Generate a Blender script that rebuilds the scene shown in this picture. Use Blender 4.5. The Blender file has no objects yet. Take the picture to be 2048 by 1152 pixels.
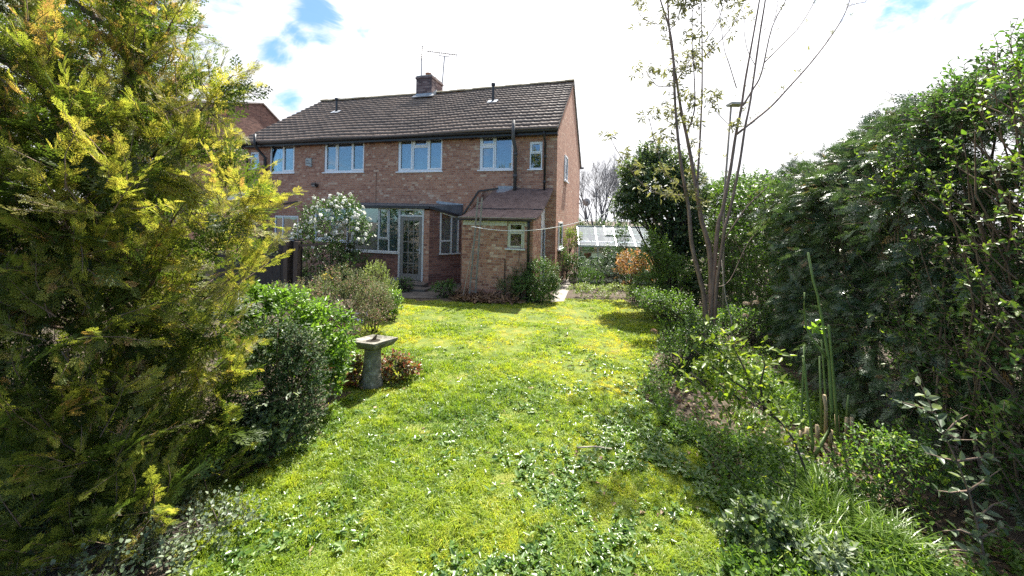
import bpy, math, random
import numpy as np
from mathutils import Vector, Matrix

# ------------------------------------------------------------------ camera, sky, sun, exposure
SC = bpy.context.scene
COL = SC.collection
H, F, ROLL = 2.24, 730.0, 0.0195          # eye height (m), focal length in photo pixels, camera roll
CX, CY = 1024.0, 436.0                    # where the optical axis meets the photo
R = math.radians
cam_d = bpy.data.cameras.new('camera')
cam = bpy.data.objects.new('camera', cam_d); COL.objects.link(cam)
cam.location = (0, 0, H)
cam.rotation_euler = (Matrix.Rotation(R(90), 3, 'X') @ Matrix.Rotation(math.atan(ROLL), 3, 'Z')).to_euler()
cam_d.sensor_fit = 'HORIZONTAL'; cam_d.sensor_width = 36.0
cam_d.lens = 36.0 * F / 2048.0
cam_d.shift_y = -(576.0 - CY) / 2048.0
cam_d.clip_start = 0.05; cam_d.clip_end = 2000
SC.camera = cam

def ray(px, py):
    u, v = px - CX, py - CY
    c, s = math.cos(math.atan(ROLL)), math.sin(math.atan(ROLL))
    u2, v2 = u * c + v * s, -u * s + v * c
    return Vector((u2 / F, 1.0, -v2 / F))
def at(px, py, D):                        # world point seen at a photo pixel, D metres in front
    r = ray(px, py); return Vector((r.x * D, D, H + r.z * D))
def gnd(px, py, z=0.0):                   # world point on the ground seen at a photo pixel
    r = ray(px, py); return at(px, py, (z - H) / r.z)

SUN_AZ, SUN_EL = R(24.0), R(60.0)         # azimuth clockwise from +Y
sun_dir = Vector((math.sin(SUN_AZ) * math.cos(SUN_EL), math.cos(SUN_AZ) * math.cos(SUN_EL), math.sin(SUN_EL)))
sl = bpy.data.lights.new('sun', 'SUN'); sl.energy = 5.0; sl.angle = R(0.53); sl.color = (1.0, 0.95, 0.86)
so = bpy.data.objects.new('sun', sl); COL.objects.link(so)
so.rotation_euler = sun_dir.to_track_quat('Z', 'Y').to_euler()

world = bpy.data.worlds.new('World'); SC.world = world; world.use_nodes = True
def build_world():
    nt = world.node_tree; N = nt.nodes; L = nt.links
    for n in list(N): N.remove(n)
    out = N.new('ShaderNodeOutputWorld'); bg = N.new('ShaderNodeBackground'); L.new(bg.outputs[0], out.inputs[0])
    sky = N.new('ShaderNodeTexSky'); sky.sky_type = 'NISHITA'; sky.sun_disc = False
    sky.sun_elevation = SUN_EL; sky.sun_rotation = SUN_AZ; sky.air_density = 1.0; sky.dust_density = 0.6; sky.ozone_density = 1.6
    bg.inputs['Strength'].default_value = 0.10
    tc = N.new('ShaderNodeTexCoord')
    def noise(scale, detail, rough, off=(0, 0, 0), dist=0.0):
        mp = N.new('ShaderNodeMapping'); mp.inputs['Location'].default_value = off; mp.inputs['Scale'].default_value = (1, 1, 1.7)
        L.new(tc.outputs['Generated'], mp.inputs[0])
        n = N.new('ShaderNodeTexNoise'); n.inputs['Scale'].default_value = scale; n.inputs['Detail'].default_value = detail
        n.inputs['Roughness'].default_value = rough; n.inputs['Distortion'].default_value = dist
        L.new(mp.outputs[0], n.inputs['Vector']); return n.outputs['Fac']
    def math_(op, a, b=None, clamp=False):
        n = N.new('ShaderNodeMath'); n.operation = op; n.use_clamp = clamp
        for i, x in enumerate((a, b)):
            if x is None: continue
            if isinstance(x, (int, float)): n.inputs[i].default_value = x
            else: L.new(x, n.inputs[i])
        return n.outputs[0]
    nf = noise(6.5, 8, 0.62, (2.3, 0.4, 1.1), 1.2)
    fine = noise(11.0, 6, 0.6, (5.3, 1.4, 0.1), 0.5)
    # gaps of open blue between the clouds, each a direction of the sky with a radius
    gaps = [(625, 22, 3.6, 1.0), (548, 108, 2.4, 1.0), (585, 60, 2.6, .7), (578, 205, 2.2, .75), (700, 175, 3.6, .42), (735, 62, 2.0, .7), (470, 170, 4.0, .4),
            (1720, -30, 6.5, .62), (1850, 8, 4.6, .8), (1770, 160, 3.6, .3), (430, 20, 2.4, .6), (300, -160, 14, .8), (900, -420, 16, .6)]
    total = None
    for px, py, rad, amp in gaps:
        d = ray(px, py).normalized()
        vm = N.new('ShaderNodeVectorMath'); vm.operation = 'DOT_PRODUCT'; vm.inputs[1].default_value = d
        nm = N.new('ShaderNodeVectorMath'); nm.operation = 'NORMALIZE'; L.new(tc.outputs['Generated'], nm.inputs[0]); L.new(nm.outputs[0], vm.inputs[0])
        ang = math_('ARCCOSINE', math_('MINIMUM', vm.outputs['Value'], 1.0))
        k = math_('SUBTRACT', 1.0, math_('DIVIDE', ang, R(rad) * 1.5))
        k = math_('MULTIPLY', math_('MAXIMUM', k, 0.0), amp * 1.5)
        total = k if total is None else math_('MAXIMUM', total, k)
    # away from the sun the sky is half open
    sep = N.new('ShaderNodeSeparateXYZ'); L.new(tc.outputs['Generated'], sep.inputs[0])
    back = math_('MULTIPLY', math_('MAXIMUM', math_('MULTIPLY', sep.outputs['Y'], -1.0), 0.0), 2.6)
    total = math_('MAXIMUM', total, math_('MINIMUM', back, 1.15))
    e = math_('ADD', total, math_('MULTIPLY', math_('SUBTRACT', nf, 0.5), 2.6))
    e = math_('ADD', e, math_('MULTIPLY', math_('SUBTRACT', fine, 0.5), 1.2))
    mr = N.new('ShaderNodeMapRange'); mr.inputs['From Min'].default_value = 0.30; mr.inputs['From Max'].default_value = 1.2
    mr.interpolation_type = 'SMOOTHSTEP'; L.new(e, mr.inputs[0])
    # never open where there is no gap at all
    gate = math_('MINIMUM', math_('MULTIPLY', total, 4.0), 1.0)
    open_ = math_('MULTIPLY', math_('MULTIPLY', mr.outputs[0], gate), 0.88)
    # cloud brightness: brightest round the sun
    nm = N.new('ShaderNodeVectorMath'); nm.operation = 'NORMALIZE'; L.new(tc.outputs['Generated'], nm.inputs[0])
    vm = N.new('ShaderNodeVectorMath'); vm.operation = 'DOT_PRODUCT'; vm.inputs[1].default_value = sun_dir; L.new(nm.outputs[0], vm.inputs[0])
    glow = math_('POWER', math_('MAXIMUM', vm.outputs['Value'], 0.0), 6.0)
    br = math_('ADD', 4.4, math_('MULTIPLY', glow, 5.0))
    br = math_('MULTIPLY', br, math_('ADD', 0.66, math_('MULTIPLY', nf, 0.68)))
    cl = N.new('ShaderNodeCombineColor')
    L.new(br, cl.inputs[0]); L.new(br, cl.inputs[1]); L.new(math_('MULTIPLY', br, 1.03), cl.inputs[2])
    mx = N.new('ShaderNodeMix'); mx.data_type = 'RGBA'
    L.new(open_, mx.inputs['Factor']); L.new(cl.outputs[0], mx.inputs[6])
    tn = N.new('ShaderNodeMix'); tn.data_type = 'RGBA'; tn.blend_type = 'MULTIPLY'; tn.inputs['Factor'].default_value = 1; L.new(sky.outputs[0], tn.inputs[6]); tn.inputs[7].default_value = (0.36, 0.62, 0.82, 1); L.new(tn.outputs[2], mx.inputs[7]); L.new(mx.outputs[2], bg.inputs['Color'])
build_world()

SC.render.engine = 'CYCLES'
SC.view_settings.view_transform = 'Standard'; SC.view_settings.look = 'None'
SC.view_settings.exposure = 1.6; SC.view_settings.gamma = 1.0
cy = SC.cycles; cy.max_bounces = 8; cy.diffuse_bounces = 3; cy.glossy_bounces = 3; cy.transmission_bounces = 5; cy.transparent_max_bounces = 10
cy.use_denoising = False; cy.caustics_reflective = False; cy.caustics_refractive = False; cy.sample_clamp_indirect = 3.0

# ------------------------------------------------------------------ helpers
rng = np.random.default_rng(7)
def tag(o, label=None, cat=None, group=None, kind=None):
    if label: o['label'] = label
    if cat: o['category'] = cat
    if group: o['group'] = group
    if kind: o['kind'] = kind
    return o
def empty(name, loc=(0, 0, 0), rz=0.0):
    o = bpy.data.objects.new(name, None); COL.objects.link(o); o.location = loc; o.rotation_euler = (0, 0, rz); o.empty_display_size = 0.1
    return o

class MB:                                  # boxes, quads and tubes collected into ONE mesh
    def __init__(s): s.v = []; s.f = []
    def face(s, *pts):
        n = len(s.v); s.v += [tuple(p) for p in pts]; s.f.append(tuple(range(n, n + len(pts)))); return s
    def box(s, x0, x1, y0, y1, z0, z1):
        n = len(s.v)
        s.v += [(x0, y0, z0), (x1, y0, z0), (x1, y1, z0), (x0, y1, z0), (x0, y0, z1), (x1, y0, z1), (x1, y1, z1), (x0, y1, z1)]
        s.f += [tuple(n + i for i in q) for q in ((0, 3, 2, 1), (4, 5, 6, 7), (0, 1, 5, 4), (1, 2, 6, 5), (2, 3, 7, 6), (3, 0, 4, 7))]
        return s
    def tube(s, pts, r, k=8, cap=True):
        pts = [Vector(p) for p in pts]; rs = [r] * len(pts) if isinstance(r, (int, float)) else list(r)
        n0 = len(s.v); prev = None
        for i, p in enumerate(pts):
            t = (pts[min(i + 1, len(pts) - 1)] - pts[max(i - 1, 0)]).normalized()
            a = Vector((0, 0, 1)) if abs(t.z) < 0.9 else Vector((1, 0, 0))
            if prev is not None: a = prev
            x = t.cross(a).normalized(); y = t.cross(x).normalized(); prev = -y if False else a
            for j in range(k):
                th = 2 * math.pi * j / k
                s.v.append(tuple(p + (x * math.cos(th) + y * math.sin(th)) * rs[i]))
        for i in range(len(pts) - 1):
            for j in range(k):
                a, b = n0 + i * k + j, n0 + i * k + (j + 1) % k
                s.f.append((a, b, b + k, a + k))
        if cap:
            s.f.append(tuple(n0 + j for j in range(k))[::-1]); s.f.append(tuple(n0 + (len(pts) - 1) * k + j for j in range(k)))
        return s
    def beam(s, p, q, w, h, up=(0, 0, 1)):   # rectangular bar from p to q
        p, q = Vector(p), Vector(q); t = (q - p).normalized(); x = t.cross(Vector(up)).normalized() * (w / 2); y = x.cross(t).normalized() * (h / 2)
        n = len(s.v)
        for c in (p, q):
            s.v += [tuple(c - x - y), tuple(c + x - y), tuple(c + x + y), tuple(c - x + y)]
        s.f += [tuple(n + i for i in f) for f in ((0, 1, 2, 3), (7, 6, 5, 4), (0, 4, 5, 1), (1, 5, 6, 2), (2, 6, 7, 3), (3, 7, 4, 0))]
        return s
    def lathe(s, prof, k=24, c=(0, 0, 0)):
        n0 = len(s.v)
        for r_, z in prof:
            for j in range(k):
                th = 2 * math.pi * j / k; s.v.append((c[0] + r_ * math.cos(th), c[1] + r_ * math.sin(th), c[2] + z))
        for i in range(len(prof) - 1):
            for j in range(k):
                a, b = n0 + i * k + j, n0 + i * k + (j + 1) % k; s.f.append((a, b, b + k, a + k))
        return s
    def build(s, name, mat, parent=None, bevel=0.0, smooth=False):
        me = bpy.data.meshes.new(name); me.from_pydata(s.v, [], s.f); me.update()
        uvl = me.uv_layers.new(name='UVMap')
        vs = me.vertices
        for p in me.polygons:
            n = p.normal; ax = max(range(3), key=lambda i: abs(n[i]))
            for li in p.loop_indices:
                c = vs[me.loops[li].vertex_index].co
                uvl.data[li].uv = (c.y, c.z) if ax == 0 else ((c.x, c.z) if ax == 1 else (c.x, c.y))
            p.use_smooth = smooth
        me.materials.append(mat)
        o = bpy.data.objects.new(name, me); COL.objects.link(o)
        if parent: o.parent = parent
        if bevel:
            b = o.modifiers.new('bevel', 'BEVEL'); b.width = bevel; b.segments = 2; b.limit_method = 'ANGLE'; b.harden_normals = False
        return o

def np_mesh(name, V, quads=None, tris=None, mat=None, parent=None, attr=None, smooth=False, mat2=None, q2=0):
    me = bpy.data.meshes.new(name)
    nq = 0 if quads is None else len(quads); ntr = 0 if tris is None else len(tris)
    me.vertices.add(len(V)); me.vertices.foreach_set('co', np.ascontiguousarray(V, dtype=np.float32).ravel())
    loops = np.concatenate([quads.ravel() if nq else np.zeros(0, int), tris.ravel() if ntr else np.zeros(0, int)]).astype(np.int32)
    me.loops.add(len(loops)); me.loops.foreach_set('vertex_index', loops)
    starts = np.concatenate([np.arange(nq) * 4, nq * 4 + np.arange(ntr) * 3]).astype(np.int32)
    me.polygons.add(nq + ntr); me.polygons.foreach_set('loop_start', starts)
    if smooth: me.polygons.foreach_set('use_smooth', np.ones(nq + ntr, bool))
    me.update(calc_edges=True)
    if attr is not None:
        a = me.attributes.new('rnd', 'FLOAT', 'POINT'); a.data.foreach_set('value', attr.astype(np.float32))
    if mat: me.materials.append(mat)
    if mat2:
        me.materials.append(mat2); ix = np.zeros(nq + ntr, np.int32); ix[q2:nq] = 1; me.polygons.foreach_set('material_index', ix)
    o = bpy.data.objects.new(name, me); COL.objects.link(o)
    if parent: o.parent = parent
    return o

def unit(a): return a / np.maximum(np.linalg.norm(a, axis=-1, keepdims=True), 1e-9)
def rand_dirs(n, r=None): return unit((r or rng).normal(size=(n, 3)))
def vnoise(x, y, seed=0):                  # smooth 2-D value noise 0..1
    g = np.random.default_rng(seed).random((64, 64))
    xi, yi = np.floor(x).astype(int), np.floor(y).astype(int); fx, fy = x - xi, y - yi
    fx = fx * fx * (3 - 2 * fx); fy = fy * fy * (3 - 2 * fy)
    a = g[xi % 64, yi % 64]; b = g[(xi + 1) % 64, yi % 64]; c = g[xi % 64, (yi + 1) % 64]; d = g[(xi + 1) % 64, (yi + 1) % 64]
    return (a * (1 - fx) + b * fx) * (1 - fy) + (c * (1 - fx) + d * fx) * fy
def fbm(x, y, seed=0, o=4):
    t = 0; w = 0
    for i in range(o): t = t + vnoise(x * 2 ** i, y * 2 ** i, seed + i) / 2 ** i; w += 1 / 2 ** i
    return t / w
def in_poly(x, y, poly):
    c = np.zeros(len(x), bool); n = len(poly)
    for i in range(n):
        x0, y0 = poly[i]; x1, y1 = poly[(i + 1) % n]
        m = ((y0 > y) != (y1 > y)) & (x < (x1 - x0) * (y - y0) / (y1 - y0 + 1e-12) + x0); c ^= m
    return c

# ------------------------------------------------------------------ materials
def new_mat(name):
    m = bpy.data.materials.new(name); m.use_nodes = True; nt = m.node_tree
    return m, nt, nt.nodes, nt.links, nt.nodes['Principled BSDF'], nt.nodes['Material Output']
def ramp(N, stops):
    r = N.new('ShaderNodeValToRGB'); el = r.color_ramp.elements
    while len(el) < len(stops): el.new(0.5)
    for e, (p, c) in zip(el, stops): e.position = p; e.color = (*c, 1)
    return r
def surf(name, c1, c2, scale=6.0, rough=0.7, metal=0.0, bump=0.0, bscale=None, detail=6, spec=0.5, coord='Object', stretch=(1, 1, 1), c3=None):
    m, nt, N, L, P, O = new_mat(name)
    tc = N.new('ShaderNodeTexCoord'); mp = N.new('ShaderNodeMapping'); mp.inputs['Scale'].default_value = stretch; L.new(tc.outputs[coord], mp.inputs[0])
    n = N.new('ShaderNodeTexNoise'); n.inputs['Scale'].default_value = scale; n.inputs['Detail'].default_value = detail; n.inputs['Roughness'].default_value = 0.65; L.new(mp.outputs[0], n.inputs['Vector'])
    st = [(0.3, c1), (0.7, c2)] if c3 is None else [(0.3, c1), (0.52, c2), (0.72, c3)]
    r = ramp(N, st); L.new(n.outputs['Fac'], r.inputs[0]); L.new(r.outputs[0], P.inputs['Base Color'])
    P.inputs['Roughness'].default_value = rough; P.inputs['Metallic'].default_value = metal; P.inputs['Specular IOR Level'].default_value = spec
    if bump:
        b = N.new('ShaderNodeBump'); b.inputs['Strength'].default_value = bump; b.inputs['Distance'].default_value = 0.02
        n2 = N.new('ShaderNodeTexNoise'); n2.inputs['Scale'].default_value = bscale or scale * 4; n2.inputs['Detail'].default_value = 5; L.new(mp.outputs[0], n2.inputs['Vector'])
        L.new(n2.outputs['Fac'], b.inputs['Height']); L.new(b.outputs[0], P.inputs['Normal'])
    return m
def leaf_mat(name, stops, rough=0.45, trans=0.4, tint=(1.35, 1.25, 0.6), spec=0.5, alpha=1.0):
    m, nt, N, L, P, O = new_mat(name)
    a = N.new('ShaderNodeAttribute'); a.attribute_name = 'rnd'
    r = ramp(N, stops); L.new(a.outputs['Fac'], r.inputs[0]); L.new(r.outputs[0], P.inputs['Base Color'])
    P.inputs['Roughness'].default_value = rough; P.inputs['Specular IOR Level'].default_value = spec
    t = N.new('ShaderNodeBsdfTranslucent'); mu = N.new('ShaderNodeMix'); mu.data_type = 'RGBA'; mu.blend_type = 'MULTIPLY'
    mu.inputs['Factor'].default_value = 1.0; L.new(r.outputs[0], mu.inputs[6]); mu.inputs[7].default_value = (*[min(x * 1.6, 4) for x in tint], 1); L.new(mu.outputs[2], t.inputs['Color'])
    mx = N.new('ShaderNodeMixShader'); mx.inputs[0].default_value = trans; L.new(P.outputs[0], mx.inputs[1]); L.new(t.outputs[0], mx.inputs[2]); L.new(mx.outputs[0], O.inputs['Surface'])
    return m
def brick_mat(name, stops, mortar, soft=0.0, header=True):
    m, nt, N, L, P, O = new_mat(name)
    uv = N.new('ShaderNodeUVMap')
    b = N.new('ShaderNodeTexBrick'); L.new(uv.outputs[0], b.inputs['Vector'])
    b.offset = 0.5; b.offset_frequency = 2; b.squash = 1.9 if header else 1.0; b.squash_frequency = 3
    b.inputs['Color1'].default_value = (0, 0, 0, 1); b.inputs['Color2'].default_value = (1, 1, 1, 1); b.inputs['Mortar'].default_value = (0, 0, 0, 1)
    b.inputs['Scale'].default_value = 1.0; b.inputs['Mortar Size'].default_value = 0.006; b.inputs['Mortar Smooth'].default_value = 0.15; b.inputs['Bias'].default_value = 0.0
    b.inputs['Brick Width'].default_value = 0.118 if header else 0.225; b.inputs['Row Height'].default_value = 0.075
    wn = N.new('ShaderNodeTexNoise'); wn.inputs['Scale'].default_value = 0.55; wn.inputs['Detail'].default_value = 5; L.new(uv.outputs[0], wn.inputs['Vector'])
    fn = N.new('ShaderNodeTexNoise'); fn.inputs['Scale'].default_value = 26; fn.inputs['Detail'].default_value = 4; L.new(uv.outputs[0], fn.inputs['Vector'])
    ad = N.new('ShaderNodeMath'); ad.operation = 'MULTIPLY_ADD'; L.new(fn.outputs['Fac'], ad.inputs[0]); ad.inputs[1].default_value = 0.35
    sb = N.new('ShaderNodeMath'); sb.operation = 'ADD'; L.new(b.outputs['Color'], sb.inputs[0]); sb.inputs[1].default_value = -0.175; L.new(sb.outputs[0], ad.inputs[2])
    r = ramp(N, stops); L.new(ad.outputs[0], r.inputs[0])
    mo = N.new('ShaderNodeMix'); mo.data_type = 'RGBA'; L.new(b.outputs['Fac'], mo.inputs['Factor']); L.new(r.outputs[0], mo.inputs[6]); mo.inputs[7].default_value = (*mortar, 1)
    st = N.new('ShaderNodeMix'); st.data_type = 'RGBA'; st.blend_type = 'MULTIPLY'
    sr = ramp(N, [(0.3, (0.88, 0.86, 0.86)), (0.7, (1.05, 1.03, 1.0))]); L.new(wn.outputs['Fac'], sr.inputs[0])
    st.inputs['Factor'].default_value = 1.0; L.new(mo.outputs[2], st.inputs[6]); L.new(sr.outputs[0], st.inputs[7])
    L.new(st.outputs[2], P.inputs['Base Color']); P.inputs['Roughness'].default_value = 0.88
    bp = N.new('ShaderNodeBump'); bp.inputs['Strength'].default_value = 0.5; bp.inputs['Distance'].default_value = 0.006; bp.invert = True
    L.new(b.outputs['Fac'], bp.inputs['Height']); L.new(bp.outputs[0], P.inputs['Normal'])
    return m
def glass_mat(name, refl=0.3, tint=(0.8, 0.88, 0.92)):
    m, nt, N, L, P, O = new_mat(name)
    g = N.new('ShaderNodeBsdfGlossy'); g.inputs['Roughness'].default_value = 0.02; g.inputs['Color'].default_value = (0.95, 0.97, 1, 1)
    t = N.new('ShaderNodeBsdfTransparent'); t.inputs['Color'].default_value = (*tint, 1)
    lw = N.new('ShaderNodeLayerWeight'); lw.inputs['Blend'].default_value = 0.25
    ma = N.new('ShaderNodeMath'); ma.operation = 'MULTIPLY_ADD'; L.new(lw.outputs['Fresnel'], ma.inputs[0]); ma.inputs[1].default_value = 0.6; ma.inputs[2].default_value = refl; ma.use_clamp = True
    no = N.new('ShaderNodeTexNoise'); no.inputs['Scale'].default_value = 2.2; tc = N.new('ShaderNodeTexCoord'); L.new(tc.outputs['Object'], no.inputs['Vector'])
    bp = N.new('ShaderNodeBump'); bp.inputs['Strength'].default_value = 0.05; bp.inputs['Distance'].default_value = 0.02; L.new(no.outputs['Fac'], bp.inputs['Height']); L.new(bp.outputs[0], g.inputs['Normal'])
    mx = N.new('ShaderNodeMixShader'); L.new(ma.outputs[0], mx.inputs[0]); L.new(t.outputs[0], mx.inputs[1]); L.new(g.outputs[0], mx.inputs[2]); L.new(mx.outputs[0], O.inputs['Surface'])
    return m

M = {}
M['brick'] = brick_mat('red_brick', [(0.0, (0.30, 0.135, 0.09)), (0.2, (0.37, 0.175, 0.113)), (0.5, (0.435, 0.218, 0.14)), (0.84, (0.475, 0.255, 0.17)), (0.95, (0.54, 0.35, 0.245)), (1.0, (0.63, 0.47, 0.35))], (0.43, 0.32, 0.245))
M['brick_soot'] = brick_mat('sooty_brick', [(0.0, (0.07, 0.045, 0.05)), (0.5, (0.15, 0.09, 0.09)), (1.0, (0.30, 0.22, 0.20))], (0.2, 0.18, 0.17), header=False)
M['paving'] = surf('damp_dark_paving', (0.06, 0.052, 0.045), (0.15, 0.13, 0.11), 5, 0.9, bump=0.5)
M['brick_pale'] = brick_mat('warm_red_brick', [(0.0, (0.23, 0.10, 0.07)), (0.25, (0.35, 0.16, 0.105)), (0.5, (0.43, 0.21, 0.135)), (0.82, (0.48, 0.26, 0.175)), (1.0, (0.62, 0.44, 0.32))], (0.43, 0.32, 0.245))
M['brick_dark'] = brick_mat('plum_brick', [(0.0, (0.13, 0.06, 0.05)), (0.5, (0.21, 0.095, 0.072)), (1.0, (0.30, 0.15, 0.11))], (0.24, 0.18, 0.15), header=False)
M['tile'] = surf('weathered_concrete_tile', (0.10, 0.085, 0.075), (0.25, 0.205, 0.18), 3.5, 0.75, bump=0.4, bscale=60, c3=(0.33, 0.29, 0.25), spec=0.4)
M['ridge'] = surf('mossy_ridge_tile', (0.16, 0.13, 0.08), (0.30, 0.26, 0.17), 8, 0.85, bump=0.4)
M['black'] = surf('black_gutter_plastic', (0.012, 0.012, 0.014), (0.03, 0.03, 0.034), 9, 0.4)
M['pipe_grey'] = surf('old_painted_iron', (0.05, 0.05, 0.055), (0.11, 0.105, 0.10), 12, 0.55, bump=0.2)
M['white'] = surf('white_window_plastic', (0.80, 0.81, 0.83), (0.87, 0.88, 0.89), 3, 0.35)
M['cream'] = surf('flaking_cream_paint', (0.42, 0.40, 0.30), (0.72, 0.69, 0.55), 18, 0.6, bump=0.3)
M['oldwhite'] = surf('worn_white_paint', (0.48, 0.48, 0.45), (0.74, 0.74, 0.72), 14, 0.55, bump=0.2)
M['glass'] = glass_mat('window_glass', 0.13)
M['glass_thin'] = glass_mat('thin_old_glass', 0.14, (0.82, 0.88, 0.86))
M['green_glass'] = glass_mat('greenhouse_glass', 0.12, (0.80, 0.88, 0.86))
M['roof_glass'] = glass_mat('greenhouse_roof_glass', 0.17, (0.76, 0.85, 0.87))
M['curtain'] = surf('pale_net_curtain', (0.22, 0.27, 0.31), (0.34, 0.40, 0.44), 2.5, 0.9, stretch=(14, 1, 0.4))
M['pale_grey'] = surf('faded_grey_plastic', (0.36, 0.38, 0.36), (0.52, 0.53, 0.50), 9, 0.7)
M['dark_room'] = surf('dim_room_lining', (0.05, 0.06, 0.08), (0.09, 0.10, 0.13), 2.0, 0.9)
M['blind'] = surf('grey_blind', (0.28, 0.33, 0.34), (0.36, 0.41, 0.42), 2.0, 0.9, stretch=(1, 1, 8))
M['felt'] = surf('brown_roofing_felt', (0.075, 0.046, 0.04), (0.15, 0.10, 0.088), 5, 0.9, bump=0.6, bscale=60, c3=(0.19, 0.135, 0.115))
M['lead'] = surf('lead_flashing', (0.22, 0.24, 0.27), (0.42, 0.45, 0.48), 7, 0.45, 0.3)
M['porch_felt'] = surf('dark_porch_felt', (0.05, 0.055, 0.06), (0.13, 0.14, 0.155), 5, 0.8, bump=0.3)
M['grey_wood'] = surf('weathered_grey_timber', (0.16, 0.145, 0.13), (0.34, 0.31, 0.27), 9, 0.8, bump=0.4, stretch=(6, 6, 0.6))
M['door_wood'] = surf('weathered_door_timber', (0.15, 0.14, 0.12), (0.30, 0.28, 0.25), 12, 0.7, bump=0.3, stretch=(5, 5, 0.6))
M['fence_wood'] = surf('dark_creosoted_timber', (0.02, 0.017, 0.015), (0.055, 0.045, 0.04), 7, 0.85, bump=0.4, stretch=(7, 7, 0.7))
M['post_wood'] = surf('brown_fence_post', (0.05, 0.035, 0.027), (0.11, 0.08, 0.06), 9, 0.85, bump=0.4, stretch=(6, 6, 0.7))
M['brick_far'] = brick_mat('dim_brown_brick', [(0.0, (0.10, 0.05, 0.042)), (0.5, (0.16, 0.08, 0.064)), (1.0, (0.24, 0.13, 0.10))], (0.2, 0.15, 0.13), header=False)
M['concrete'] = surf('grey_concrete', (0.22, 0.215, 0.20), (0.40, 0.39, 0.36), 7, 0.9, bump=0.5, bscale=50)
M['stone'] = surf('lichened_cast_stone', (0.06, 0.058, 0.043), (0.17, 0.16, 0.128), 9, 0.9, bump=1.0, bscale=40, c3=(0.36, 0.345, 0.30))
M['slab'] = surf('pale_stone_slab', (0.30, 0.29, 0.27), (0.50, 0.485, 0.45), 6, 0.9, bump=0.6, bscale=30)
M['bronze'] = surf('dark_bronze', (0.04, 0.035, 0.03), (0.09, 0.08, 0.06), 10, 0.45, 0.8)
M['alu'] = surf('dull_aluminium', (0.42, 0.44, 0.45), (0.62, 0.64, 0.65), 6, 0.4, 0.7)
M['aerial'] = surf('weathered_aerial_metal', (0.18, 0.18, 0.19), (0.36, 0.36, 0.37), 10, 0.45, 0.6)
M['rope'] = surf('white_line', (0.68, 0.68, 0.66), (0.82, 0.82, 0.80), 20, 0.7)
M['bark_dark'] = surf('dark_bark', (0.035, 0.028, 0.022), (0.095, 0.075, 0.06), 14, 0.9, bump=0.8, bscale=30, stretch=(1, 1, 0.3))
M['bark_brown'] = surf('brown_bark', (0.10, 0.07, 0.05), (0.22, 0.155, 0.115), 14, 0.85, bump=0.6, bscale=30, stretch=(1, 1, 0.3))
M['bark_grey'] = surf('grey_twig_bark', (0.10, 0.10, 0.11), (0.2, 0.2, 0.21), 8, 0.9)
M['bark_purple'] = surf('smooth_young_bark', (0.12, 0.08, 0.062), (0.27, 0.19, 0.15), 11, 0.7, bump=0.5, bscale=40, stretch=(1, 1, 0.4))
M['twig_pale'] = surf('pale_dead_twig', (0.26, 0.22, 0.18), (0.46, 0.40, 0.34), 12, 0.8)
M['stalk'] = leaf_mat('green_stalk', [(0, (0.15, 0.22, 0.07)), (1, (0.25, 0.33, 0.12))], 0.45, 0.12)
M['straw'] = surf('straw_sheath', (0.30, 0.22, 0.12), (0.50, 0.40, 0.25), 14, 0.7, stretch=(4, 4, 0.6))
M['soil'] = surf('garden_soil', (0.035, 0.026, 0.018), (0.10, 0.075, 0.05), 9, 0.95, bump=1.0, bscale=40)
M['lawn'] = surf('lawn_thatch', (0.05, 0.085, 0.012), (0.12, 0.16, 0.02), 3.0, 0.9, bump=1.0, bscale=60, c3=(0.24, 0.21, 0.03))
M['plastic_pot'] = surf('terracotta', (0.22, 0.10, 0.06), (0.34, 0.17, 0.10), 8, 0.85)
# foliage
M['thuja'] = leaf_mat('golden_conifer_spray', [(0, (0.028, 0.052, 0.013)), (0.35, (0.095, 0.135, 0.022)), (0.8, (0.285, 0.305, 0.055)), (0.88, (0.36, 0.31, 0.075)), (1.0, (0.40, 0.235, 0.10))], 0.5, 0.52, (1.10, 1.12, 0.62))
M['leyland'] = leaf_mat('dark_conifer_spray', [(0, (0.034, 0.066, 0.03)), (0.55, (0.075, 0.125, 0.056)), (0.9, (0.14, 0.19, 0.085)), (1.0, (0.28, 0.18, 0.09))], 0.34, 0.28, (1.1, 1.15, 0.65), 0.7)
M['privet'] = leaf_mat('privet_leaf', [(0, (0.03, 0.07, 0.02)), (0.6, (0.065, 0.13, 0.03)), (0.85, (0.13, 0.21, 0.04)), (1.0, (0.26, 0.34, 0.05))], 0.46, 0.48, (1.2, 1.25, 0.5), 0.4)
M['hedge_light'] = leaf_mat('light_hedge_leaf', [(0, (0.035, 0.075, 0.02)), (0.6, (0.085, 0.155, 0.03)), (1.0, (0.18, 0.25, 0.045))], 0.4, 0.40, (1.25, 1.3, 0.5))
M['ivy'] = leaf_mat('ivy_leaf', [(0, (0.035, 0.065, 0.034)), (0.6, (0.075, 0.12, 0.05)), (1.0, (0.19, 0.24, 0.06))], 0.40, 0.34, (1.15, 1.15, 0.55), 0.5)
M['laurel'] = leaf_mat('bright_glossy_leaf', [(0, (0.05, 0.10, 0.018)), (0.6, (0.13, 0.22, 0.035)), (1.0, (0.24, 0.35, 0.06))], 0.34, 0.42, (1.15, 1.25, 0.5), 0.5)
M['euonymus'] = leaf_mat('variegated_leaf', [(0, (0.020, 0.045, 0.016)), (0.62, (0.045, 0.08, 0.028)), (0.8, (0.15, 0.18, 0.07)), (1.0, (0.30, 0.32, 0.16))], 0.55, 0.22, (1.15, 1.2, 0.6), 0.3)
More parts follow.
